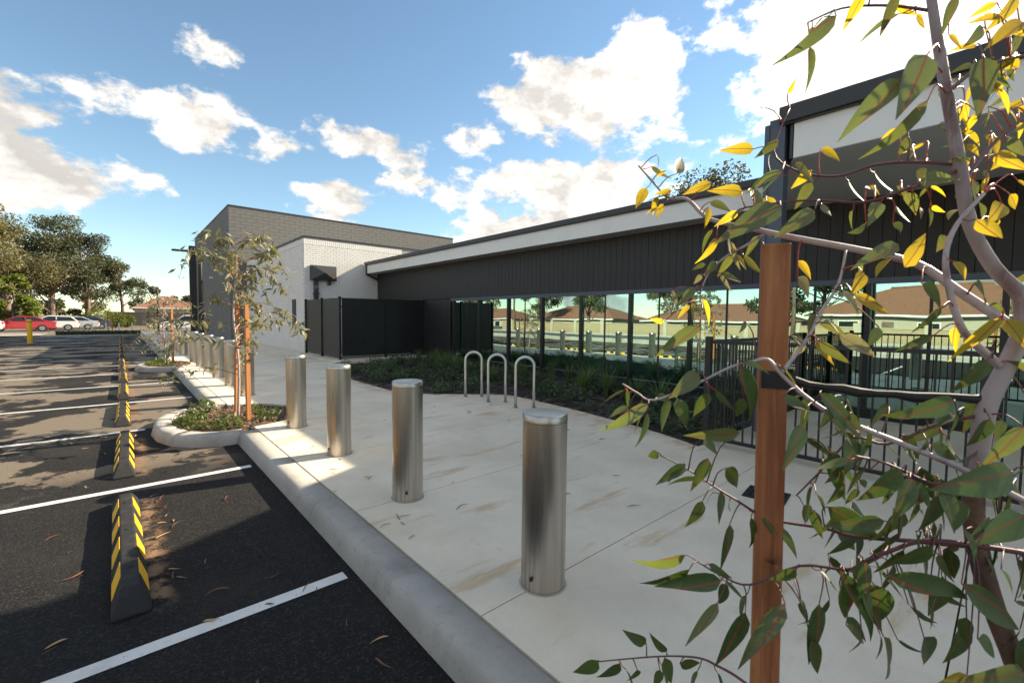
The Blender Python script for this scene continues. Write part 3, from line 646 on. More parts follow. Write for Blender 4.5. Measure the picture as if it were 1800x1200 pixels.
# ------------------------------------------------------------------ bike hoops
for k, (x, y) in enumerate(((5.03, 6.80), (5.03, 6.10), (5.08, 5.42))):
    t = empty('bike_hoop', (x, y, 0), math.atan2(-.62, .78), ('stainless bike hoop nearest the slat enclosure', 'middle stainless bike hoop of the three beside the bed', 'stainless bike hoop furthest from the slat enclosure')[k], 'bike rack', 'bike hoops beside the planted bed')
    hw = .155; pts = [(-hw, 0, 0), (-hw, 0, .35), (-hw, 0, .705)]+[(-hw*math.cos(math.pi*i/12), 0, .705+hw*math.sin(math.pi*i/12)) for i in range(1, 12)]+[(hw, 0, .705), (hw, 0, .35), (hw, 0, 0)]
    MB().tube(pts, .025, 12).build('tube', mat('satin_steel%d' % k, (.62, .61, .60), .38, 1.0), t)
    for s in (-1, 1):
        f = MB().lathe([(.05, 0), (.05, .007), (.026, .009)], 20, (s*hw, 0, 0)).build('foot_flange', STEEL, t)
        for a in range(3): MB().lathe([(.008, .008), (.008, .016), (.0005, .017)], 8, (s*hw+.038*math.cos(a*2.1), .038*math.sin(a*2.1), 0)).build('bolt', STEEL, f)
# drain grate
dg = empty('drain_grate', (4.15, 1.36, 0), R(8), 'small square black drain grate set in the pale footpath', 'drain')
for a in ((-.16, .16, -.16, -.135), (-.16, .16, .135, .16), (-.16, -.135, -.134, .134), (.135, .16, -.134, .134)): MB().box(*a, .001, .006).build('frame', BLACK, dg)
for i in range(9): MB().box(-.134, .134, -.125+i*.03, -.113+i*.03, .001, .004).build('slat', BLACK, dg)
MB().box(-.134, .134, -.134, .134, .0006, .001).build('sump', DARK, dg)

# ------------------------------------------------------------------ plants
def tuft(name, loc, n, hgt, spread, m, w=.012):
    mb = MB()
    for _ in range(n):
        a = random.uniform(0, 6.283); l = hgt*random.uniform(.65, 1.15); s = spread*random.uniform(.25, 1.1); d = Vector((math.cos(a), math.sin(a), 0)); sd = Vector((-d.y, d.x, 0))
        prev = None; b0 = d*random.uniform(0, .05)
        for i in range(5):
            t = i/4; p = b0+d*s*t**1.7+Vector((0, 0, l*(t-.28*t**3*(s/spread)))); ww = w*(1-t**2)*.5+.0008
            cur = (p-sd*ww, p+sd*ww)
            if prev: mb.add([prev[0], prev[1], cur[1], cur[0]], [(0, 1, 2, 3)])
            prev = cur
    return mb
def bushlet(n, r, h, size):
    C = np.zeros((n, 3)); a = rng.uniform(0, 6.283, n); q = r*np.sqrt(rng.uniform(0, 1, n)); C[:, 0] = q*np.cos(a); C[:, 1] = q*np.sin(a); C[:, 2] = h*rng.uniform(0, 1, n)*(1-.6*(q/r)**2)
    return leaf_quads(C, size, .6, -.45, .38)
tms = [tuft('t', None, 60, .58, .40, GRASS, .016).mesh('tuft%d' % i) for i in range(4)]
for me in tms: me.materials.append(GRASS)
bms = [quads_mesh('bush%d' % i, bushlet(170, .20, .22, .06), SHRUB) for i in range(3)]
k = 0
for y in np.arange(2.9, 14.1, .62):
    x = random.uniform(7.2, 8.3); yy = y+random.uniform(-.15, .15)
    s = random.uniform(.8, 1.15); o = link('strappy_plant', tms[k % 4], None, None, (x, yy, -.04), (0, 0, random.uniform(0, 6)), (s, s, s)); k += 1
    tag(o, 'strappy green grass-like plant growing in the dark bed under the windows', 'plant', 'strappy plants in the window bed')
for _ in range(9):
    y = random.uniform(3, 12); x = random.uniform(6.7, 7.5); o = link('strappy_plant', tms[k % 4], None, None, (x, y, -.04), (0, 0, random.uniform(0, 6)), (.7, .7, .7)); k += 1
    tag(o, 'strappy green grass-like plant growing in the dark bed under the windows', 'plant', 'strappy plants in the window bed')
n = 0
while n < 150:
    y = random.uniform(2.7, 14.1); x = random.uniform(4.3, 8.3)
    if x < xr(y)+.25: continue
    s = random.uniform(.7, 1.5); o = link('low_shrub', bms[n % 3], None, None, (x, y, -.03), (0, 0, random.uniform(0, 6)), (s, s, s)); n += 1
    tag(o, 'small dark green shrublet planted in the mulch of the window bed', 'shrub', 'low shrubs in the window bed')
cms = [quads_mesh('cover%d' % i, bushlet(150, .17, .17, .075), COVER) for i in range(3)]
for c in ISL:
    for (dx, dy) in ((.72, -.5), (.80, .1), (1.05, -.72), (.62, -.15), (1.55, .1), (1.62, -.45), (.95, .72)):
        if c > 15 and dx > 1.3: continue
        s = random.uniform(.75, 1.2); o = link('ground_cover_plant', cms[int(dx*100) % 3], None, None, (dx, c+dy, -.03), (0, 0, random.uniform(0, 6)), (s, s, s))
        tag(o, 'bright green leafy ground cover plant in a kerb island garden', 'plant', 'ground cover plants in the kerb islands')

# ------------------------------------------------------------------ leaf shapes for the saplings (unit length along +Y)
def leaf_mesh(name, w, curve, fold, m, bend=0.):
    n = 9; vs = []; fs = []
    for i in range(n):
        t = i/(n-1); hw = w*.5*(math.sin(math.pi*min(1, t**.62))**.9)*(1-.25*t) if 0 < t < 1 else .004
        z = -curve*t*t; x = bend*math.sin(t*2.4)*.15
        vs += [(x-hw, t, z+fold*hw), (x, t, z), (x+hw, t, z+fold*hw)]
    for i in range(n-1):
        k = 3*i; fs += [(k, k+1, k+4, k+3), (k+1, k+2, k+5, k+4)]
    me = MB().add(vs, fs, True).mesh(name); me.materials.append(m); return me
LM = {}
for key, m in (('g', LEAFG), ('y', LEAFY), ('d', LEAFD), ('s', LEAFS)):
    LM[key] = [leaf_mesh('leaf_%s%d' % (key, i), w, c, f, m, b) for i, (w, c, f, b) in enumerate(((.46, .10, .25, .3), (.55, .20, .18, -.3), (.36, .16, .3, .6), (.25, .28, .2, -.8)))]
def put_leaf(parent, base, tip, key, shape, roll=None, width=1.0, name='leaf'):
    base, tip = Vector(base), Vector(tip); d = tip-base; Ln = d.length
    if Ln < 1e-4: return
    y = d.normalized(); z = Vector((random.uniform(-1, 1), random.uniform(-1, 1), random.uniform(.1, 1))) if roll is None else roll
    z = z-y*z.dot(y); z = z.normalized() if z.length > 1e-4 else y.orthogonal().normalized(); x = y.cross(z)
    Mx = Matrix((x, y, z)).transposed().to_4x4(); Mx = Mx @ Matrix.Diagonal((Ln*width, Ln, Ln, 1)); Mx.translation = base
    o = link(name, LM[key][shape % 4], None, parent); o.matrix_basis = parent.matrix_world.inverted() @ Mx if parent else Mx
    return o
def sm(pts, n=4):                              # smooth a polyline (Catmull-Rom)
    pts = [Vector(p) for p in pts]; out = []
    for i in range(len(pts)-1):
        p0, p1, p2, p3 = pts[max(i-1, 0)], pts[i], pts[i+1], pts[min(i+2, len(pts)-1)]
        for k in range(n):
            t = k/n; out.append(.5*((2*p1)+(p2-p0)*t+(2*p0-5*p1+4*p2-p3)*t*t+(3*p1-p0-3*p2+p3)*t**3))
    return out+[pts[-1]]
def taper(a, b, n): return [a+(b-a)*i/(n-1) for i in range(n)]

# ------------------------------------------------------------------ sapling beside the camera
ns_ = empty('gum_sapling', (1.09, .03, 0), 0, 'young gum sapling with purple-grey bark and large leaves tied to the near stake', 'tree'); bpy.context.view_layer.update()
def nb_(name, pts, r0_, r1_, m, n=10):
    p = sm(pts); inv = Vector((1.09, .03, 0))
    return MB().tube([q-inv for q in p], taper(r0_, r1_, len(p)), n).build(name, m, ns_)
tr = [(1.16, -.06, -.03), PX(1835, 1330, .80), PX(1790, 1180, .80), PX(1748, 1070, .80), PX(1716, 950, .80), PX(1711, 860, .80), PX(1732, 725, .80), PX(1766, 650, .80), PX(1795, 590, .80)]
nb_('trunk', tr[:6], .018, .0148, BARKD); nb_('trunk_upper', tr[5:], .0148, .0132, BARK)
tr2 = [PX(1795, 590, .80), PX(1797, 525, .80), PX(1745, 468, .80), PX(1704, 390, .80), PX(1687, 290, .80), PX(1664, 165, .80), PX(1641, 20, .80), PX(1625, -120, .8), PX(1630, -300, .82)]
nb_('leader', tr2, .0132, .006, BARK)
BR = [  # name, pixel polyline with depths, start radius, end radius, material
    ([(1789, 581, .80), (1751, 555, .81), (1684, 511, .83), (1612, 464, .86), (1507, 439, .9), (1390, 417, .95), (1335, 405, .98), (1262, 390, 1.02), (1235, 377, 1.03), (1207, 350, 1.05), (1175, 348, 1.07), (1152, 325, 1.09), (1122, 291, 1.1)], .0095, .0022, TWIGW),
    ([(1345, 410, .975), (1310, 432, 1.0), (1285, 445, 1.0), (1265, 460, 1.0), (1245, 482, 1.0), (1232, 512, 1.0), (1231, 528, 1.0)], .003, .0012, TWIGW),
    ([(1763, 648, .80), (1709, 599, .79), (1688, 571, .78), (1670, 515, .78), (1662, 450, .78), (1682, 395, .78), (1730, 340, .78)], .0075, .003, TWIGW),
    ([(1810, 885, .74), (1695, 826, .75), (1597, 784, .77), (1480, 737, .80), (1420, 700, .82), (1373, 657, .84), (1350, 632, .85), (1323, 635, .86), (1280, 647, .88), (1227, 673, .9), (1150, 703, .92), (1120, 690, .93), (1094, 674, .93)], .0055, .0014, TWIGW),
    ([(1373, 657, .84), (1420, 593, .84), (1440, 552, .85), (1473, 500, .86), (1487, 440, .87)], .0038, .002, TWIGW),
    ([(1712, 960, .80), (1600, 950, .84), (1500, 942, .87), (1450, 928, .9), (1352, 911, .93), (1292, 877, .95), (1262, 859, .96), (1210, 825, .97), (1161, 800, .98)], .0045, .0013, TWIGP),
    ([(1820, 974, .70), (1669, 952, .74), (1612, 952, .76), (1575, 964, .78), (1519, 986, .80), (1489, 1001, .82), (1406, 994, .85), (1319, 1027, .88), (1270, 1012, .9), (1225, 986, .9)], .0045, .0014, TWIGP),
    ([(1420, 1290, .85), (1311, 1200, .88), (1262, 1170, .9), (1225, 1155, .9), (1157, 1153, .92), (1052, 1162, .94)], .0032, .0012, TWIGP),
    ([(1733, 728, .80), (1650, 745, .82), (1560, 780, .83), (1500, 770, .85), (1440, 830, .86), (1400, 870, .87)], .0035, .0014, TWIGP),
    ([(1715, 860, .80), (1640, 850, .72), (1560, 815, .7), (1500, 800, .68)], .0035, .0014, TWIGP),
    ([(1687, 290, .80), (1610, 285, .84), (1540, 290, .88), (1470, 310, .9), (1400, 300, .92), (1360, 265, .93), (1388, 190, .94)], .0036, .0014, TWIGP),
    ([(1684, 300, .80), (1600, 330, .80), (1520, 355, .84), (1420, 352, .88), (1310, 365, .92), (1290, 380, .94)], .0034, .0014, TWIGP),
    ([(1664, 165, .80), (1720, 120, .82), (1790, 100, .84), (1850, 85, .86)], .004, .002, TWIGP),
    ([(1690, 330, .80), (1730, 270, .84), (1790, 215, .86), (1860, 180, .88)], .004, .002, TWIGP),
    ([(1641, 20, .80), (1560, 10, .84), (1480, 15, .88), (1420, 40, .9)], .003, .0012, TWIGP),
    ([(1797, 540, .80), (1850, 480, .78), (1900, 400, .78)], .006, .003, TWIGW),
]
branch_pts = []
for (pl, a, b, m) in BR:
    p = [PX(*q) for q in pl]; nb_('branch', p, a, b, m, 7); branch_pts.append((sm(p, 5), b, m))
inv = Vector((1.09, .03, 0))
def petiole(a, b): MB().tube([a-inv, (a+b)/2-inv+Vector((0, 0, -.004)), b-inv], [.0011, .0010, .0010], 5).build('leaf_stalk', TWIGR if random.random() < .5 else TWIGP, ns_)
VIEW = -fw
SMP = []
for (p_, _b, _m) in branch_pts+[(sm([Vector(q) for q in tr2]), 0, None)]:
    for q in p_:
        v = q-Vector((0, 0, H)); w_ = v.dot(fw)
        if w_ > .2: SMP.append((900+F_PX*v.dot(rt)/w_, 600-F_PX*v.dot(up)/w_, w_, q))
def px_leaf(bx, by, tx, ty, d, key, shape, w=1.0, dd=None, turn=.5):
    nx_, ny_, nd, np_ = min(SMP, key=lambda e: (e[0]-bx)**2+(e[1]-by)**2)
    d = nd+max(-.07, min(.07, d-nd)); b_ = PX(bx, by, d); g_ = (b_-np_).length
    if g_ > .004:
        c1 = np_.lerp(b_, .5)+Vector((random.uniform(-.08, .08)*g_, random.uniform(-.08, .08)*g_, .14*g_))
        q_ = sm([np_-inv, c1-inv, b_-inv], 3); MB().tube(q_, taper(.0016, .0009, len(q_)), 5).build('leaf_stalk', TWIGP if by > 600 or random.random() < .4 else TWIGR, ns_)
    b_ = PX(bx, by, d); dd = random.uniform(-.03, .03) if dd is None else dd
    roll = VIEW*1.0+Vector((random.uniform(-turn, turn), random.uniform(-turn, turn), random.uniform(-turn, turn)))
    put_leaf(ns_, b_, PX(tx, ty, d+dd), key, shape, roll, w)
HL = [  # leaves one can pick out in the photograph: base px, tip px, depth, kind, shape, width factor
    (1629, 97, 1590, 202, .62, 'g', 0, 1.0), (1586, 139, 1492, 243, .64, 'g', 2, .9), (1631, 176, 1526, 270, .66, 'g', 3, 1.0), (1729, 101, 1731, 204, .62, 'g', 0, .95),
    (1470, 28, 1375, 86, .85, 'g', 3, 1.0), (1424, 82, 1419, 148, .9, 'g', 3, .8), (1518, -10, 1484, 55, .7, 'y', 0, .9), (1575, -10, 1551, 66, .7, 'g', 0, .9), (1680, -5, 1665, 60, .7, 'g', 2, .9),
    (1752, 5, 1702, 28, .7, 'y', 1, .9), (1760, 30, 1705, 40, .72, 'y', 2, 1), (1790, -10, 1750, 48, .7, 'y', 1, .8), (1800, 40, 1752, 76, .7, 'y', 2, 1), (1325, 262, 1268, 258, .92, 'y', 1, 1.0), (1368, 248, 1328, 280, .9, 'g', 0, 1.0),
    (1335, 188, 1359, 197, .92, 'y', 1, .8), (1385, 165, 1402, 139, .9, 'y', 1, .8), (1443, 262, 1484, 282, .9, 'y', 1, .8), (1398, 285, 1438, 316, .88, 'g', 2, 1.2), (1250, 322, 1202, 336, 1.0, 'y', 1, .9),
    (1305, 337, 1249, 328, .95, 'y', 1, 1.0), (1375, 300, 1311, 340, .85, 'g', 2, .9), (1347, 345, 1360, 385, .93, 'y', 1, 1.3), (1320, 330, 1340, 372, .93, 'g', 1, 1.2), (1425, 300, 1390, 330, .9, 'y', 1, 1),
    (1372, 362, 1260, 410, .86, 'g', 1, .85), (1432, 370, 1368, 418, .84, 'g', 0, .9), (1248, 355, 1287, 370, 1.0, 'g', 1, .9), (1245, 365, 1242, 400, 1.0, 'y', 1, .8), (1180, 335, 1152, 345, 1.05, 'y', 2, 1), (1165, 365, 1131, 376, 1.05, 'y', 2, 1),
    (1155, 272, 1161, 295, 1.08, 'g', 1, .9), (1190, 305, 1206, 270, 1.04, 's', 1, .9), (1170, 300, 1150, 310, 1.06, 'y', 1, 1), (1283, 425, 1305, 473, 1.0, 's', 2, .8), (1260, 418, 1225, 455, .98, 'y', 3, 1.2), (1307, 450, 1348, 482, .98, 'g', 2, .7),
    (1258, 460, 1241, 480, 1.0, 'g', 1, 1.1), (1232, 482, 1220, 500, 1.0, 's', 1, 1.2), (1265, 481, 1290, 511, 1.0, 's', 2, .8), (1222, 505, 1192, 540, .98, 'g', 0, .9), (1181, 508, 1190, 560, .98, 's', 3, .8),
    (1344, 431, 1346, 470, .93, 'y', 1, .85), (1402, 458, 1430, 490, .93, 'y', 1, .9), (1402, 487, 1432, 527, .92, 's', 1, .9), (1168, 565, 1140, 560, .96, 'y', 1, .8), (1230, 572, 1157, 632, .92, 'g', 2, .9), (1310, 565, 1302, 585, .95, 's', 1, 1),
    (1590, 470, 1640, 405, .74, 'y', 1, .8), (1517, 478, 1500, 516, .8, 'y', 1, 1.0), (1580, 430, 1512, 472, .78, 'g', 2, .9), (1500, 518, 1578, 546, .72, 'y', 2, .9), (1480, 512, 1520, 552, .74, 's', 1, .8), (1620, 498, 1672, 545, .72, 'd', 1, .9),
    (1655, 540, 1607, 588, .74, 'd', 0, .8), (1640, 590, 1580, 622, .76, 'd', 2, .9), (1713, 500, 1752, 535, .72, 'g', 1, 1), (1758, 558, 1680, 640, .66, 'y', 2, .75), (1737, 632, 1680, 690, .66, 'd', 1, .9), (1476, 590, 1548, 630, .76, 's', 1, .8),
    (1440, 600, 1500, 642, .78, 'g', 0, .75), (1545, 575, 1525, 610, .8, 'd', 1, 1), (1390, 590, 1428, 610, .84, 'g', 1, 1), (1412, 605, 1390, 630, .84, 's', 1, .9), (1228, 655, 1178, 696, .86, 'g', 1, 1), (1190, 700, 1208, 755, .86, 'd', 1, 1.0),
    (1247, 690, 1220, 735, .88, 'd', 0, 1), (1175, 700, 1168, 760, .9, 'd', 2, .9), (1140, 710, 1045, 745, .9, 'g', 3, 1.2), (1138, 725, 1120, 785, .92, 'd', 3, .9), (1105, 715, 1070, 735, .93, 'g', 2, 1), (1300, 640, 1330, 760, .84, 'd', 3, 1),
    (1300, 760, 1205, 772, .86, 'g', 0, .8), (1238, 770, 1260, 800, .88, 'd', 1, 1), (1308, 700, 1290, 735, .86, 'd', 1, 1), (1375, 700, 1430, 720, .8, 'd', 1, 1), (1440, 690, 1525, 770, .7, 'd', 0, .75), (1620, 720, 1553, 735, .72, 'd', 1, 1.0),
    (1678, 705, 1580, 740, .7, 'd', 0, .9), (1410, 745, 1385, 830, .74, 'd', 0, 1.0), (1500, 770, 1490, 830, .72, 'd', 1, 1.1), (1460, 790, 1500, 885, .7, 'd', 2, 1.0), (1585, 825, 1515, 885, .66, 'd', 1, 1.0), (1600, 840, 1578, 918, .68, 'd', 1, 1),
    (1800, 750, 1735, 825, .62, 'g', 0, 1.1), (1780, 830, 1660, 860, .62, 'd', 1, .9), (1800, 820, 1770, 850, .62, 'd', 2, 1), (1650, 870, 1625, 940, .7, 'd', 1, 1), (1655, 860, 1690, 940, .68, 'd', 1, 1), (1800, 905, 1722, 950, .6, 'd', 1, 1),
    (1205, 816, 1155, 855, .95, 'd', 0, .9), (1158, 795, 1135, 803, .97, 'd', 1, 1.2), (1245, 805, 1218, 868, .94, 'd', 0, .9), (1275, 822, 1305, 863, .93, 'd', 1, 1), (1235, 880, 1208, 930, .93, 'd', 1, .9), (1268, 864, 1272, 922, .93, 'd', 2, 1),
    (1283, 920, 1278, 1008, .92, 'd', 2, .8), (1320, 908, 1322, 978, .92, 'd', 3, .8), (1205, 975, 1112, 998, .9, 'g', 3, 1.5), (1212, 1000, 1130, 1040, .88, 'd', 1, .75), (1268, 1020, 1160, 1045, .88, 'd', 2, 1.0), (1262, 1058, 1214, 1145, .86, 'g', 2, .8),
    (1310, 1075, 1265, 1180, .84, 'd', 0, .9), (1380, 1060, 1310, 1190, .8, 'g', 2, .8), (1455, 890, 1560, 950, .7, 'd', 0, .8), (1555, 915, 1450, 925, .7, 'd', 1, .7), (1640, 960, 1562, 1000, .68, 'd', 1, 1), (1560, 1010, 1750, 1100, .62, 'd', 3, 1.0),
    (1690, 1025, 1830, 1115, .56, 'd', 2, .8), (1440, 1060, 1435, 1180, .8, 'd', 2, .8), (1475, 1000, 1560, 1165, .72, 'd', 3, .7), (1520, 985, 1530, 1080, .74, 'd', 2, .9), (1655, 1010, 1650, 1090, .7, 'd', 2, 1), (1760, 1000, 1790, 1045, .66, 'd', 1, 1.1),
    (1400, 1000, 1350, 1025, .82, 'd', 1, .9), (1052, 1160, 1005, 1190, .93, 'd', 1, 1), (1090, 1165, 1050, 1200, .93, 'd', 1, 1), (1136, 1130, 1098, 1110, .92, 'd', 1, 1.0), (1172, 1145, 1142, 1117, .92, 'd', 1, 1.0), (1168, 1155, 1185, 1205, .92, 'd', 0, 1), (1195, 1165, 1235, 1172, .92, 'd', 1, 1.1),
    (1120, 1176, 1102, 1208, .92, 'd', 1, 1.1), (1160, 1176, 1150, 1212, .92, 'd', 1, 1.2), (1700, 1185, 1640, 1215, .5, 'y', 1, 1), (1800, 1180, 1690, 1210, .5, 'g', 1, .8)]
for q in HL: px_leaf(*q[:5], q[5], q[6], q[7]*.84)
# bunch of young sunlit leaves behind the leader, and the leaves along the twigs
for _ in range(46):
    x = random.gauss(1715, 55); y = random.gauss(165, 65); a = random.uniform(0.2, 2.9); l = random.uniform(28, 58); d = random.uniform(.84, 1.05)
    px_leaf(x, y, x-l*math.cos(a)*.8, y+l*math.sin(a)*.8, d, random.choice('yyyg'), random.randrange(4), random.uniform(.7, 1.0), turn=1.2)
for _ in range(30):
    x = random.uniform(1500, 1800); y = random.uniform(215, 400); a = random.uniform(.2, 2.9); l = random.uniform(25, 50); d = random.uniform(.84, 1.05)
    px_leaf(x, y, x-l*math.cos(a)*.8, y+l*math.sin(a)*.8, d, random.choice('yygg'), random.randrange(4), random.uniform(.7, 1.0), turn=1.2)
for (p, b, m) in branch_pts:
    n = len(p)
    for i in range(2, n, 3):
        if random.random() < .40: continue
        a = p[i]; dirv = Vector((random.uniform(-1, 1), random.uniform(-1, 1), random.uniform(-1.0, .25))).normalized(); s = a+dirv*random.uniform(.012, .03)
        petiole(a, s); low = a.z < 1.42  # leaves low down take the green with shade put into it
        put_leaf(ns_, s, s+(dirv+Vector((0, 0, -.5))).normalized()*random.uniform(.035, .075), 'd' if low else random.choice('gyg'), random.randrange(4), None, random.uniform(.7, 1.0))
for _ in range(120):
    x = random.uniform(1400, 1810); y = random.uniform(690, 1130); a = random.uniform(.3, 2.8); l = random.uniform(35, 85); d = random.uniform(.66, 1.0)
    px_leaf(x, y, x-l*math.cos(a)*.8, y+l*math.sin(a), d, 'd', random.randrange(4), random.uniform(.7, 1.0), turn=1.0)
# ------------------------------------------------------------------ stake and tie beside the camera
def stake(loc, top, w, m, label, lean=(0, 0), rz=0, group=None):
    o = MB().box(-w/2, w/2, -w/2, w/2, -.25, top).build('timber_stake', m, None, loc=loc, rot=(lean[0], lean[1], rz)); bevel(o, .002, 1)
    return tag(o, label, 'stake', group)
sb = PX(1374, 432, .93)
stake((sb.x-.035, sb.y-.02, 0), sb.z, .052, TIMB, 'reddish hardwood stake with square top and a black rubber tie, beside the near gum sapling', (R(-.6), R(1.0)), R(22))
tb = PX(1366, 665, .93); te = PX(1748, 700, .80)
tie = empty('rubber_tie', tb, 0, 'black rubber tie strapped round the near stake and stretched to the gum sapling', 'tie')
rzs = R(22); ring = []
for k in range(17):
    a = 2*math.pi*k/16+rzs; q = .0375*(1/max(abs(math.cos(a-rzs)), abs(math.sin(a-rzs))))*.80
    ring.append(Vector((q*math.cos(a), q*math.sin(a), 0)))
mb = MB(); vs = []
for z in (-.018, .018):
    vs += [v*1.0+Vector((0, 0, z)) for v in ring]
mb.add(vs, [(k, k+1, 17+k+1, 17+k) for k in range(16)]).build('wrap', TIE, tie)
ln = te-tb; band = []
for i in range(13):
    t = i/12; p = ln*t+Vector((0, 0, -.012*math.sin(math.pi*t))); tw = 2.6*t; band += [p+Vector((0, 0, 1))*.012*math.cos(tw)+VIEW*.010*math.sin(tw), p-Vector((0, 0, 1))*.012*math.cos(tw)-VIEW*.010*math.sin(tw)]
MB().tube([ln*(i/12)+Vector((0, 0, -.012*math.sin(math.pi*i/12)+.002*math.sin(i*2.1))) for i in range(13)], [.0085+.002*math.sin(i*1.7) for i in range(13)], 8).build('strap', TIE, tie)

# ------------------------------------------------------------------ saplings in the other islands
def sapling(name, base, hgt, nleaf, label, leafkeys, single, lsz=.085, wid=.75):
    t = empty(name, base, 0, label, 'tree', 'staked saplings in the kerb islands'); bpy.context.view_layer.update()
    trunk = [(0, 0, -.03), (.02, -.02, hgt*.3), (-.03, .02, hgt*.6), (.02, 0, hgt*.85), (.03, .02, hgt)]
    MB().tube(sm(trunk), taper(.020, .005, 17), 8).build('trunk', TWIGW, t); sp = sm(trunk, 6); tips = []
    for k in range(32):
        i = random.randrange(5, len(sp)); a = sp[i]; an = random.uniform(0, 6.283); ln_ = random.uniform(.35, 1.0)*wid*(1.15-.55*i/len(sp)); dv = Vector((math.cos(an), math.sin(an), 0))
        pl = [a, a+dv*ln_*.4+Vector((0, 0, .16*random.uniform(.3, 1.2))), a+dv*ln_*.8+Vector((0, 0, .12*random.uniform(-.6, 1.4))), a+dv*ln_+Vector((0, 0, random.uniform(-.28, .12)))]
        q = sm(pl); MB().tube(q, taper(.006, .0018, len(q)), 6).build('branch', (TWIGW, TWIGK, TWIGP)[k % 3], t); tips += q[3:]
    Q_ = []
    for k in range(nleaf):
        p = random.choice(tips); d = Vector((random.gauss(0, .6), random.gauss(0, .6), random.gauss(-.55, .5))).normalized(); s = p+Vector((random.gauss(0, .03), random.gauss(0, .03), random.gauss(0, .03)))
        if k < single: o = put_leaf(None, s, s+d*lsz*random.uniform(.7, 1.25), random.choice(leafkeys), random.randrange(4)); o.parent = t; o.name = 'leaf'
        else: Q_.append(tuple(s))
    if Q_: o = link('foliage', quads_mesh('foliage', leaf_quads(np.array(Q_), lsz*1.1, .6, 1.0, .27), LEAFS), None, t); o['kind'] = 'stuff'
    return t
sapling('gum_sapling', (1.28, 7.62, 0), 2.55, 1250, 'slender gum sapling with silvery leaves and pink twigs tied between two stakes', 'sssg', 295, .115, 1.05)
GS = 'orange hardwood stake of the pair supporting the silvery sapling'
stake((1.30, 7.86, 0), 1.72, .052, TIMBL, GS, (R(.6), R(1.2)), .3, 'pair of stakes at the silvery sapling'); stake((1.36, 7.32, 0), 1.70, .055, TIMBL, GS, (R(-.8), R(.3)), .2, 'pair of stakes at the silvery sapling')
MB().tube([(1.36, 7.30, 1.02), (1.28, 7.62, 1.03), (1.30, 7.88, 1.02)], .012, 6).build('rubber_tie', TIE); tag(bpy.data.objects['rubber_tie.001'], 'black rubber tie slung between the pair of orange stakes', 'tie')
sapling('gum_sapling', (1.0, 17.5, 0), 2.0, 800, 'bushy little gum sapling with one stake in the further kerb island', 'ss', 0, .12, 1.0)
stake((1.22, 17.7, 0), 1.68, .055, TIMBL, 'single weathered stake beside the bushy sapling in the further kerb island', (0, 0), .3)

# ------------------------------------------------------------------ fallen leaves
lf = [leaf_mesh('fallen%d' % i, w, c, f, m, b) for i, (w, c, f, b, m) in enumerate(((.11, .18, .9, 1.6, DRY), (.09, -.15, 1.1, -2.2, DRY), (.15, .1, .8, .8, DRYP), (.08, .2, 1.2, 2.6, DRY)))]
spots = [(random.uniform(-1.1, 1.0), random.uniform(1.6, 8.5), -.132) for _ in range(80)]+[(.15+random.random()*.12, random.uniform(3.1, 5.2), -.132) for _ in range(16)]+[(random.uniform(1.35, 4.8), random.uniform(1.2, 8.0), .007) for _ in range(34)]
spots += [(random.uniform(1.36, 1.7), random.uniform(2.2, 4.4), .007) for _ in range(10)]
for i, (x, y, z) in enumerate(spots):
    s = random.uniform(.05, .14); on_path = z > 0
    if on_path and any(math.hypot(x-1.77, y-b) < .2 for b in BL): continue
    if not on_path and abs(x) < .1: continue
    o = link('fallen_leaf', lf[i % 4], None, None, (x, y, z), (random.uniform(-.15, .15), random.uniform(-.3, .3), random.uniform(0, 6.28)), (s, s, s))
    tag(o, 'dry curled gum leaf lying on the pale concrete footpath' if on_path else 'dry brown gum leaf lying on the dark asphalt', 'leaf', 'fallen leaves on the footpath' if on_path else 'fallen leaves on the asphalt')

# ------------------------------------------------------------------ lamp posts
def lamp(base, h, arm, label, az):
    t = empty('lamp_post', base, az, label, 'lamp post')
    MB().tube([(0, 0, -.1), (0, 0, h-.12), (-.03, 0, h-.04), (-.12, 0, h)], [.085, .075, .06, .05], 10).build('pole', BLACK, t)
    bevel(MB().box(-arm-.12, -.10, -.11, .11, h-.025, h+.035).build('lamp_head', BLACK, t), .02)
    MB().box(-arm, -.4, -.08, .08, h-.03, h-.0255).build('diffuser', mat('lamp_diffuser', (.5, .5, .48), .4), t)
    return t
lamp((2.28, 20.2, 0), 3.85, .72, 'slim black lamp post with flat arm beside the bollard row', R(0))
lamp((2.5, 50.2, -.1), 3.82, .75, 'distant thin black lamp post near the planted median', R(0))
# ------------------------------------------------------------------ things beyond the car park
med = sweep([(-4.2, 44.6), (-3.4, 45.4), (-1, 45.9), (1.0, 46.0)], PROF).build('median_kerb', KERB); med['kind'] = 'structure'
hd = []
for _ in range(5200): hd.append((random.uniform(-3.6, 1.2), random.uniform(46.2, 47.6), -.1+random.random()*.32))
tag(link('ground_cover', quads_mesh('ground_cover', leaf_quads(np.array(hd), .12, .7, -.4), HEDGE), None), 'low dark green ground cover filling the far median', 'ground cover', None, 'stuff')
for x in (-1.7, -.9, -.1, .7):
    o = MB().lathe([(.045, 0), (.045, .95), (.03, .98), (.0005, .985)], 14).build('thin_bollard', STEEL, None, loc=(x, 48.3, -.14)); tag(o, 'thin silver bollard standing behind the far planted median', 'bollard', 'thin bollards behind the median')
for x in (-.75, -.5): stake((x, 47.2, -.14), 1.65, .05, TIMBL, 'thin brown stake standing in the far planted median', (0, 0), .2, 'stakes in the far median')
yb = empty('yellow_bollard', (-3.84, 36.5, -.14), 0, 'orange-yellow steel bollard standing alone in the car park', 'bollard')
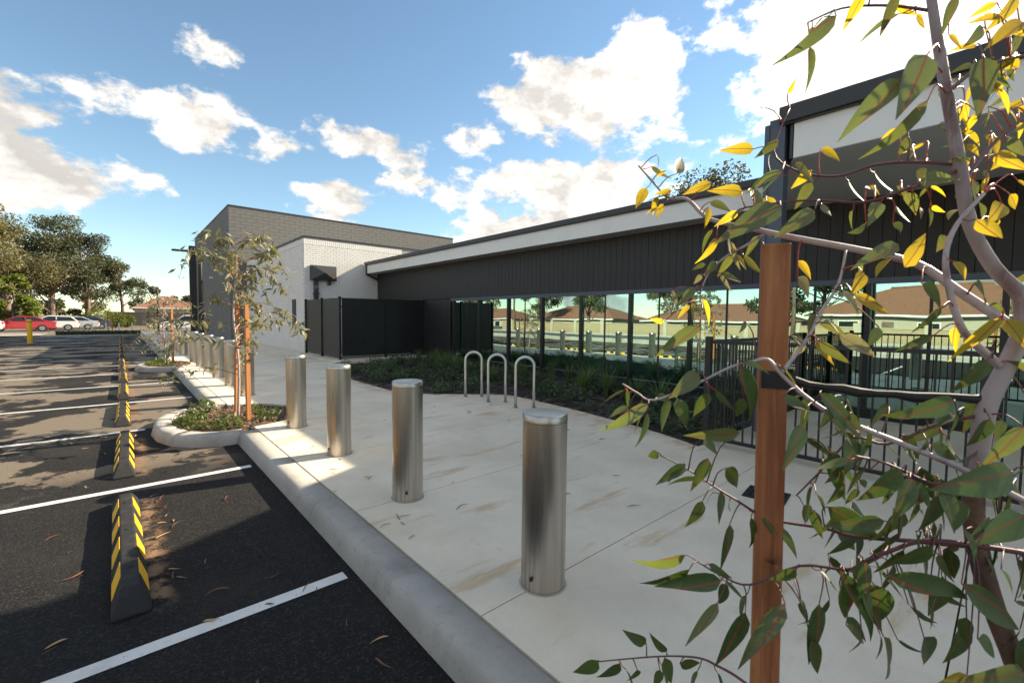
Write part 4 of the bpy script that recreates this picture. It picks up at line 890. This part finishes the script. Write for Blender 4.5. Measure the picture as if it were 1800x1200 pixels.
MB().lathe([(.11, 0), (.11, 1.28), (.09, 1.33), (.0005, 1.345)], 24).build('post', YEL, yb); MB().lathe([(.113, 1.16), (.113, 1.24)], 24).build('band', mat('orange_band', (.7, .22, .01), .5), yb)
def car(name, loc, rz, body, label, prof, roof, L_=4.5, Wd=1.76, group=None):
    t = empty(name, loc, rz, label, 'car', group); hw = Wd/2
    n = len(prof); mb = MB()
    ins = [(.05 if z > .5 else .02) for x, z in prof]
    vs = [(x, -hw+i, z) for (x, z), i in zip(prof, ins)]+[(x, hw-i, z) for (x, z), i in zip(prof, ins)]
    mb.add(vs, [tuple(range(n)), tuple(range(2*n-1, n-1, -1))]+[(i, n+i, n+(i+1) % n, (i+1) % n) for i in range(n)])
    bevel(mb.build('body', body, t), .06, 3)
    m = len(roof); ti = [.06 if z < 1.0 else .24 for x, z in roof]
    vs = [(x, -hw+i, z) for (x, z), i in zip(roof, ti)]+[(x, hw-i, z) for (x, z), i in zip(roof, ti)]
    cab = MB().add(vs, [tuple(range(m)), tuple(range(2*m-1, m-1, -1))]+[(i, m+i, m+(i+1) % m, (i+1) % m) for i in range(m)]).build('cabin', body, t); bevel(cab, .05, 3)
    gl = [(x*.94+(roof[0][0]+roof[-1][0])/2*.06, .90+(z-.90)*.86+.02) for x, z in roof]
    for s in (-1, 1):
        zb_, zt_ = min(z for x, z in roof), max(z for x, z in roof)
        q = [(x, s*(hw-(.06+.18*(z-zb_)/(zt_-zb_))+.012), z) for (x, z) in gl]
        MB().add(q, [tuple(range(m)) if s < 0 else tuple(range(m))[::-1]]).build('side_window', CARGLASS, cab)
        xm = (roof[0][0]+roof[-1][0])/2
        MB().box(xm-.04, xm+.04, s*(hw-.15)-.05, s*(hw-.15)+.05, .92, 1.36).build('door_pillar', body, cab)
        MB().box(.55, .72, s*(hw+.06)-.08, s*(hw+.06)+.08, .90, 1.02).build('mirror', body, t)
    for (i, j) in ((0, 1), (m-2, m-1)):
        (xa, za), (xb, zb) = roof[i], roof[j]; ia, ib = (hw-.13, hw-.30) if za < zb else (hw-.30, hw-.13); o_ = .012 if i == 0 else -.012
        MB().add([(xa+o_, -ia, za+.015), (xa+o_, ia, za+.015), (xb+o_, ib, zb+.015), (xb+o_, -ib, zb+.015)], [(0, 1, 2, 3)]).build('windscreen', CARGLASS, cab)
    for x in (L_*.30, -L_*.30):
        for s in (-1, 1):
            w = MB().tube([(x, s*(hw-.20), .32), (x, s*(hw+.005), .32)], .32, 22).build('wheel', RUB, t); MB().tube([(x, s*(hw-.05), .32), (x, s*(hw+.015), .32)], .20, 18).build('rim', RIMM, w)
    xr_ = min(p[0] for p in prof); xf = max(p[0] for p in prof)
    for s in (-1, 1):
        MB().box(xr_-.015, xr_+.22, s*(hw-.22)-.16, s*(hw-.22)+.17, .74, .90).build('tail_light', TAILM, t); MB().box(xf-.25, xf+.012, s*(hw-.25)-.16, s*(hw-.25)+.17, .62, .76).build('headlight', WHITE, t)
    MB().box(xr_-.02, xr_+.02, -.26, .26, .62, .73).build('number_plate', WHITE, t); MB().box(xr_-.012, xr_+.1, -hw+.15, hw-.15, .26, .40).build('bumper', RUB, t)
    return t
CARGLASS = mat('car_glass', (.02, .024, .028), .08); RIMM = mat('alloy_rim', (.45, .45, .46), .3, .9); TAILM = mat('tail_lens', (.45, .015, .012), .25)
def paint(n, c): return mat(n, c, .32, .0, .5, coat=.8)
SEDAN = [(-2.22, .30), (-2.27, .62), (-2.18, .94), (-1.6, 1.0), (.9, .96), (1.9, .82), (2.22, .62), (2.24, .30)]; SEDR = [(-1.75, .96), (-.95, 1.40), (.25, 1.44), (1.15, .94)]
HATCH = [(-1.95, .30), (-2.02, .62), (-1.95, .98), (.95, .98), (1.75, .84), (1.98, .62), (2.0, .30)]; HATR = [(-1.93, .95), (-1.45, 1.44), (.2, 1.50), (1.15, .95)]
SUV = [(-2.2, .36), (-2.27, .7), (-2.2, 1.08), (1.0, 1.06), (1.95, .96), (2.2, .7), (2.22, .36)]; SUVR = [(-2.15, 1.02), (-1.85, 1.62), (.2, 1.68), (1.1, 1.02)]
car('parked_car', (-6.9, 60.9, -.14), R(183), paint('red_paint', (.42, .008, .015)), 'red sedan parked behind the orange-yellow bollard', SEDAN, SEDR)
car('parked_car', (-5.2, 63.8, -.14), R(182), paint('white_paint', (.74, .74, .73)), 'white hatchback parked between the red sedan and the silver sedan', HATCH, HATR, 4.0)
car('parked_car', (-4.0, 66.6, -.14), R(181), paint('silver_paint', (.42, .45, .48)), 'silver sedan parked on the far side of the white hatchback', SEDAN, SEDR)
car('parked_car', (-9.6, 57.9, -.14), R(183), paint('white_paint2', (.72, .72, .70)), 'white car parked beside the bonnet of the red sedan', HATCH, HATR, 4.0)
car('parked_car', (5.1, 57.2, -.14), R(180), paint('white_paint3', (.72, .73, .74)), 'white station wagon parked past the far corner of the grey building', SUV, SUVR, 4.5, 1.8)
car('parked_car', (-3.0, 69.8, -.14), R(180), paint('dark_paint', (.03, .035, .045)), 'dark car parked on the far side of the silver sedan', SEDAN, SEDR)

# ------------------------------------------------------------------ trees
def gum(name, loc, h, crown_r, nclump, nleaf, m, label, lsize=.32, group='gum trees beyond the car park', low=.35, bark=None):
    t = empty(name, loc, random.uniform(0, 6), label, 'tree', group); bark = bark or GUMB
    tr_ = [Vector((0, 0, -.2)), Vector((random.uniform(-.3, .3), random.uniform(-.3, .3), h*.3)), Vector((random.uniform(-.7, .7), random.uniform(-.7, .7), h*.6)), Vector((random.uniform(-.9, .9), random.uniform(-.9, .9), h*.88))]
    MB().tube(sm(tr_), taper(.03*h, .006*h, 13), 9).build('trunk', bark, t); sp = sm(tr_, 6); limbs = MB(); C = []; Rr = []
    for k in range(nclump):
        i = random.randrange(6, len(sp)); a = sp[i]; an = random.uniform(0, 6.283); zz = random.uniform(low, 1.0)*h; rr = crown_r*random.uniform(.25, 1.0)*math.sqrt(max(.12, 1-((zz/h-.62)/.45)**2))
        e = Vector((rr*math.cos(an), rr*math.sin(an), zz)); a = min(sp, key=lambda q: abs(q.z-(e.z-.22*h)))
        limbs.tube(sm([a, a.lerp(e, .5)+Vector((0, 0, -.03*h)), e], 3), taper(.009*h, .0025*h, 7), 5, False); C.append(e); Rr.append(random.uniform(.09, .17)*h*.9)
    limbs.build('limb', bark, t)
    per = nleaf//nclump; pts = []
    for c, r in zip(C, Rr):
        d = rng.normal(size=(per, 3)); d /= np.linalg.norm(d, axis=1)[:, None]; q = d*(r*rng.uniform(.25, 1.0, per)**.6)[:, None]*[1, 1, .62]; pts.append(q+np.array(c))
    link('crown', quads_mesh('crown', leaf_quads(np.concatenate(pts), lsize, .7, .5, .5), m), None, t)
    return t
gum('gum_tree', (-13.6, 74, -.15), 14.2, 5.2, 34, 15000, GUM1, 'tall olive gum tree with golden lit crown at the edge of the parked cars')
gum('gum_tree', (-10.2, 80, -.15), 13.4, 4.6, 30, 13000, GUM1, 'olive gum tree behind the timber power pole')
gum('gum_tree', (-7.0, 86, -.15), 14.4, 4.4, 34, 15000, GUM2, 'tallest dark gum tree behind the silver sedan')
gum('gum_tree', (-3.6, 88, -.15), 12.6, 4.0, 26, 11000, GUM2, 'dark open-crowned gum tree between the tallest dark gum and the leaning one')
gum('gum_tree', (.2, 92, -.15), 10.0, 3.6, 18, 7000, GUM2, 'loose dark gum tree leaning over the terracotta roofed house', low=.5)
gum('broad_tree', (-12.6, 70.5, -.15), 7.0, 3.4, 22, 9000, GUM3, 'lower yellow-green tree under the tall olive gums', low=.25)
gum('broad_tree', (-8.8, 72.5, -.15), 5.6, 2.6, 18, 7000, GUM3, 'small bright green tree behind the red sedan', low=.22)
for k in range(9):
    gum('distant_tree', (4+k*4.4+random.uniform(-1, 1), 128+random.uniform(-6, 10), -.2), random.uniform(6.0, 8.4), 4.0, 14, 3600, GUM2, 'dark round tree in the far line beyond the terracotta roofed house', .5, 'far line of trees', .2)
for k in range(12):
    gum('distant_tree', (-44+k*3.6+random.uniform(-1, 1), 104+random.uniform(-5, 8), -.2), random.uniform(7, 10), 4.2, 14, 3600, GUM2, 'dark tree filling the gap behind the tall gums', .5, 'trees behind the tall gums', .15)
for (x, y, s) in ((-1.9, 73.2, 2.6), (.6, 76, 1.7), (-.4, 74.5, 1.9)):
    t = empty('roadside_shrub', (x, y, -.15), 0, 'yellow-green rounded shrub growing past the tail of the silver sedan', 'shrub', 'shrubs past the silver sedan')
    n = 2200; d = rng.normal(size=(n, 3)); d /= np.linalg.norm(d, axis=1)[:, None]; q = d*(rng.uniform(.3, 1, n)**.5)[:, None]*[s*.55, s*.55, s*.5]+[0, 0, s*.5]
    link('foliage', quads_mesh('foliage', leaf_quads(q, .2, .7, -.2), GUM3), None, t); MB().tube([(0, 0, -.1), (0, 0, s*.5)], .05, 6).build('stem', GUMB, t)
gum('gum_tree', (37, 17.5, 0), 13.8, 4.2, 22, 9000, GUM2, 'dark gum tree whose top shows over the dark clad roof', .30, None, .6)
gum('gum_tree', (52, 36, 0), 14.6, 3.6, 16, 6000, GUM2, 'far gum tree just peeping over the roof edge', .30, None, .6)
# ------------------------------------------------------------------ power pole
pp = empty('power_pole', (-10.6, 70, -.15), 0, 'timber power pole with crossarm standing behind the red sedan', 'power pole')
MB().tube([(0, 0, -.2), (-.15, 0, 10.2)], [.20, .14], 12).build('pole', mat('pole_wood', (.36, .20, .09), .8, noise=(3, (.45, .38, .30), .4, .7)), pp)
MB().box(-1.2, .9, -.06, .06, 9.2, 9.34).build('crossarm', GUMB, pp)
for x in (-1.1, -.5, .3, .8): MB().lathe([(.04, 9.34), (.06, 9.42), (.03, 9.5), (.0005, 9.51)], 8, (x, 0, 0)).build('insulator', WHITE, pp)
for k, (x, z) in enumerate(((-1.1, 9.45), (.8, 9.45), (-.2, 7.6))):
    a = Vector((-10.6+x, 70, z-.15)); b = Vector((4+x, 112, z-1.6)); pts = [a.lerp(b, i/10)+Vector((0, 0, -1.3*math.sin(math.pi*i/10))) for i in range(11)]
    tag(MB().tube(pts, .018, 4).build('power_line', RUB), 'thin overhead wire running from the timber power pole', 'wire', 'wires from the power pole')
# ------------------------------------------------------------------ houses and walls
def house(loc, rz, w, d, wall_h, roof_h, label, wm, group=None, ov=.5):
    t = empty('house', loc, rz, label, 'house', group)
    MB().box(-w/2, w/2, -d/2, d/2, -.2, wall_h).build('wall', wm, t)
    ww, dd = w/2+ov, d/2+ov; rl = max(.2, ww-dd)
    rf = MB().add([(-ww, -dd, wall_h), (ww, -dd, wall_h), (ww, dd, wall_h), (-ww, dd, wall_h), (-rl, 0, wall_h+roof_h), (rl, 0, wall_h+roof_h)], [(0, 1, 5, 4), (1, 2, 5), (2, 3, 4, 5), (3, 0, 4), (3, 2, 1, 0)]).build('roof', TILE, t)
    MB().box(-ww-.02, ww+.02, -dd-.04, -dd-.003, wall_h-.16, wall_h+.02).build('gutter', WHITE, rf); MB().tube([(-rl, 0, wall_h+roof_h+.03), (rl, 0, wall_h+roof_h+.03)], .12, 8).build('ridge', TILE, rf)
    for s in (-1, 1):
        for k in range(3):
            x = (-.32+.32*k)*w
            wn = MB().box(x-.8, x+.8, s*(d/2)-.03, s*(d/2)+.03, .9, 2.1).build('window', WHITE, t); MB().box(x-.72, x+.72, s*(d/2+.034)-.003, s*(d/2+.034)+.003, .97, 2.03).build('pane', CARGLASS, wn)
    MB().box(w*.16-.45, w*.16+.45, -d/2-.04, -d/2+.03, 0, 2.05).build('door', GUMB, t)
    return t
house((6.5, 104, -.2), R(0), 9, 7, 3.0, 2.0, 'cream house with terracotta roof beyond the dark fence', CREAM)
df = empty('boundary_fence', (-1.5, 90, -.15), 0, 'dark sheet boundary fence in front of the terracotta roofed house', 'fence')
for i in range(9): MB().box(i*2.4+.03, i*2.4+2.37, -.02, .02, 0, 2.1).build('panel', mat('fence_sheet%d' % i, (.06, .05, .05), .8), df); MB().box(i*2.4-.03, i*2.4+.03, -.04, .04, 0, 2.15).build('post', BLACK, df)
HG = 'houses across the road'
house((-46, 52, -1.1), R(90), 19, 10, 2.7, 2.2, 'cream house with terracotta hip roof across the road, set back from the low wall', CREAM, HG)
house((-45, 27, -1.1), R(90), 18, 10, 2.6, 2.2, 'buff brick house with terracotta hip roof across the road', BRICKY, HG)
house((-41, 5, -.5), R(90), 18, 11, 2.7, 2.8, 'wide cream house with broad terracotta roof across the road opposite the courtyard', CREAM, HG)
house((-47, 78, -1.1), R(90), 18, 10, 2.6, 2.2, 'furthest cream house with terracotta roof across the road', CREAM, HG)
fw_ = empty('front_wall', (-24.6, 34, -.1), 0, 'low buff masonry wall along the far footpath in front of the houses', 'wall')
MB().box(-.12, .12, -42, 16, 0, 1.15).build('wall', BRICKY, fw_); MB().box(-.17, .17, -42, 16, 1.15, 1.22).build('coping', CREAM, fw_)
for i in range(15): MB().box(-.2, .2, -42+i*4-.2, -42+i*4+.2, 0, 1.5).build('pier', CREAM, fw_)
for (x, y, h_, r_, m_) in ((-27, 36, 9, 3.4, GUM2), (-38, 56, 11, 4.2, GUM2), (-27.5, 14, 8, 3.2, GUM2), (-40, 14, 10, 4, GUM2), (-29, -6, 9, 4, GUM2), (-41, 33, 10, 4, GUM1), (-27, 60, 10, 4, GUM1), (-27, -20, 9, 4, GUM2)):
    gum('street_tree', (x, y, -.1), h_, r_, 18, 5500, m_, 'leafy tree standing among the houses across the road', .36, 'trees across the road', .3)
for y in (12, 46):
    q = empty('street_pole', (-23.3, y, -.1), 0, 'tall power pole on the footpath across the road', 'power pole', 'power poles across the road'); MB().tube([(0, 0, -.1), (0, 0, 9)], [.16, .11], 10).build('pole', GUMB, q); MB().box(-.05, .05, -1.1, 1.1, 8.3, 8.42).build('crossarm', GUMB, q)
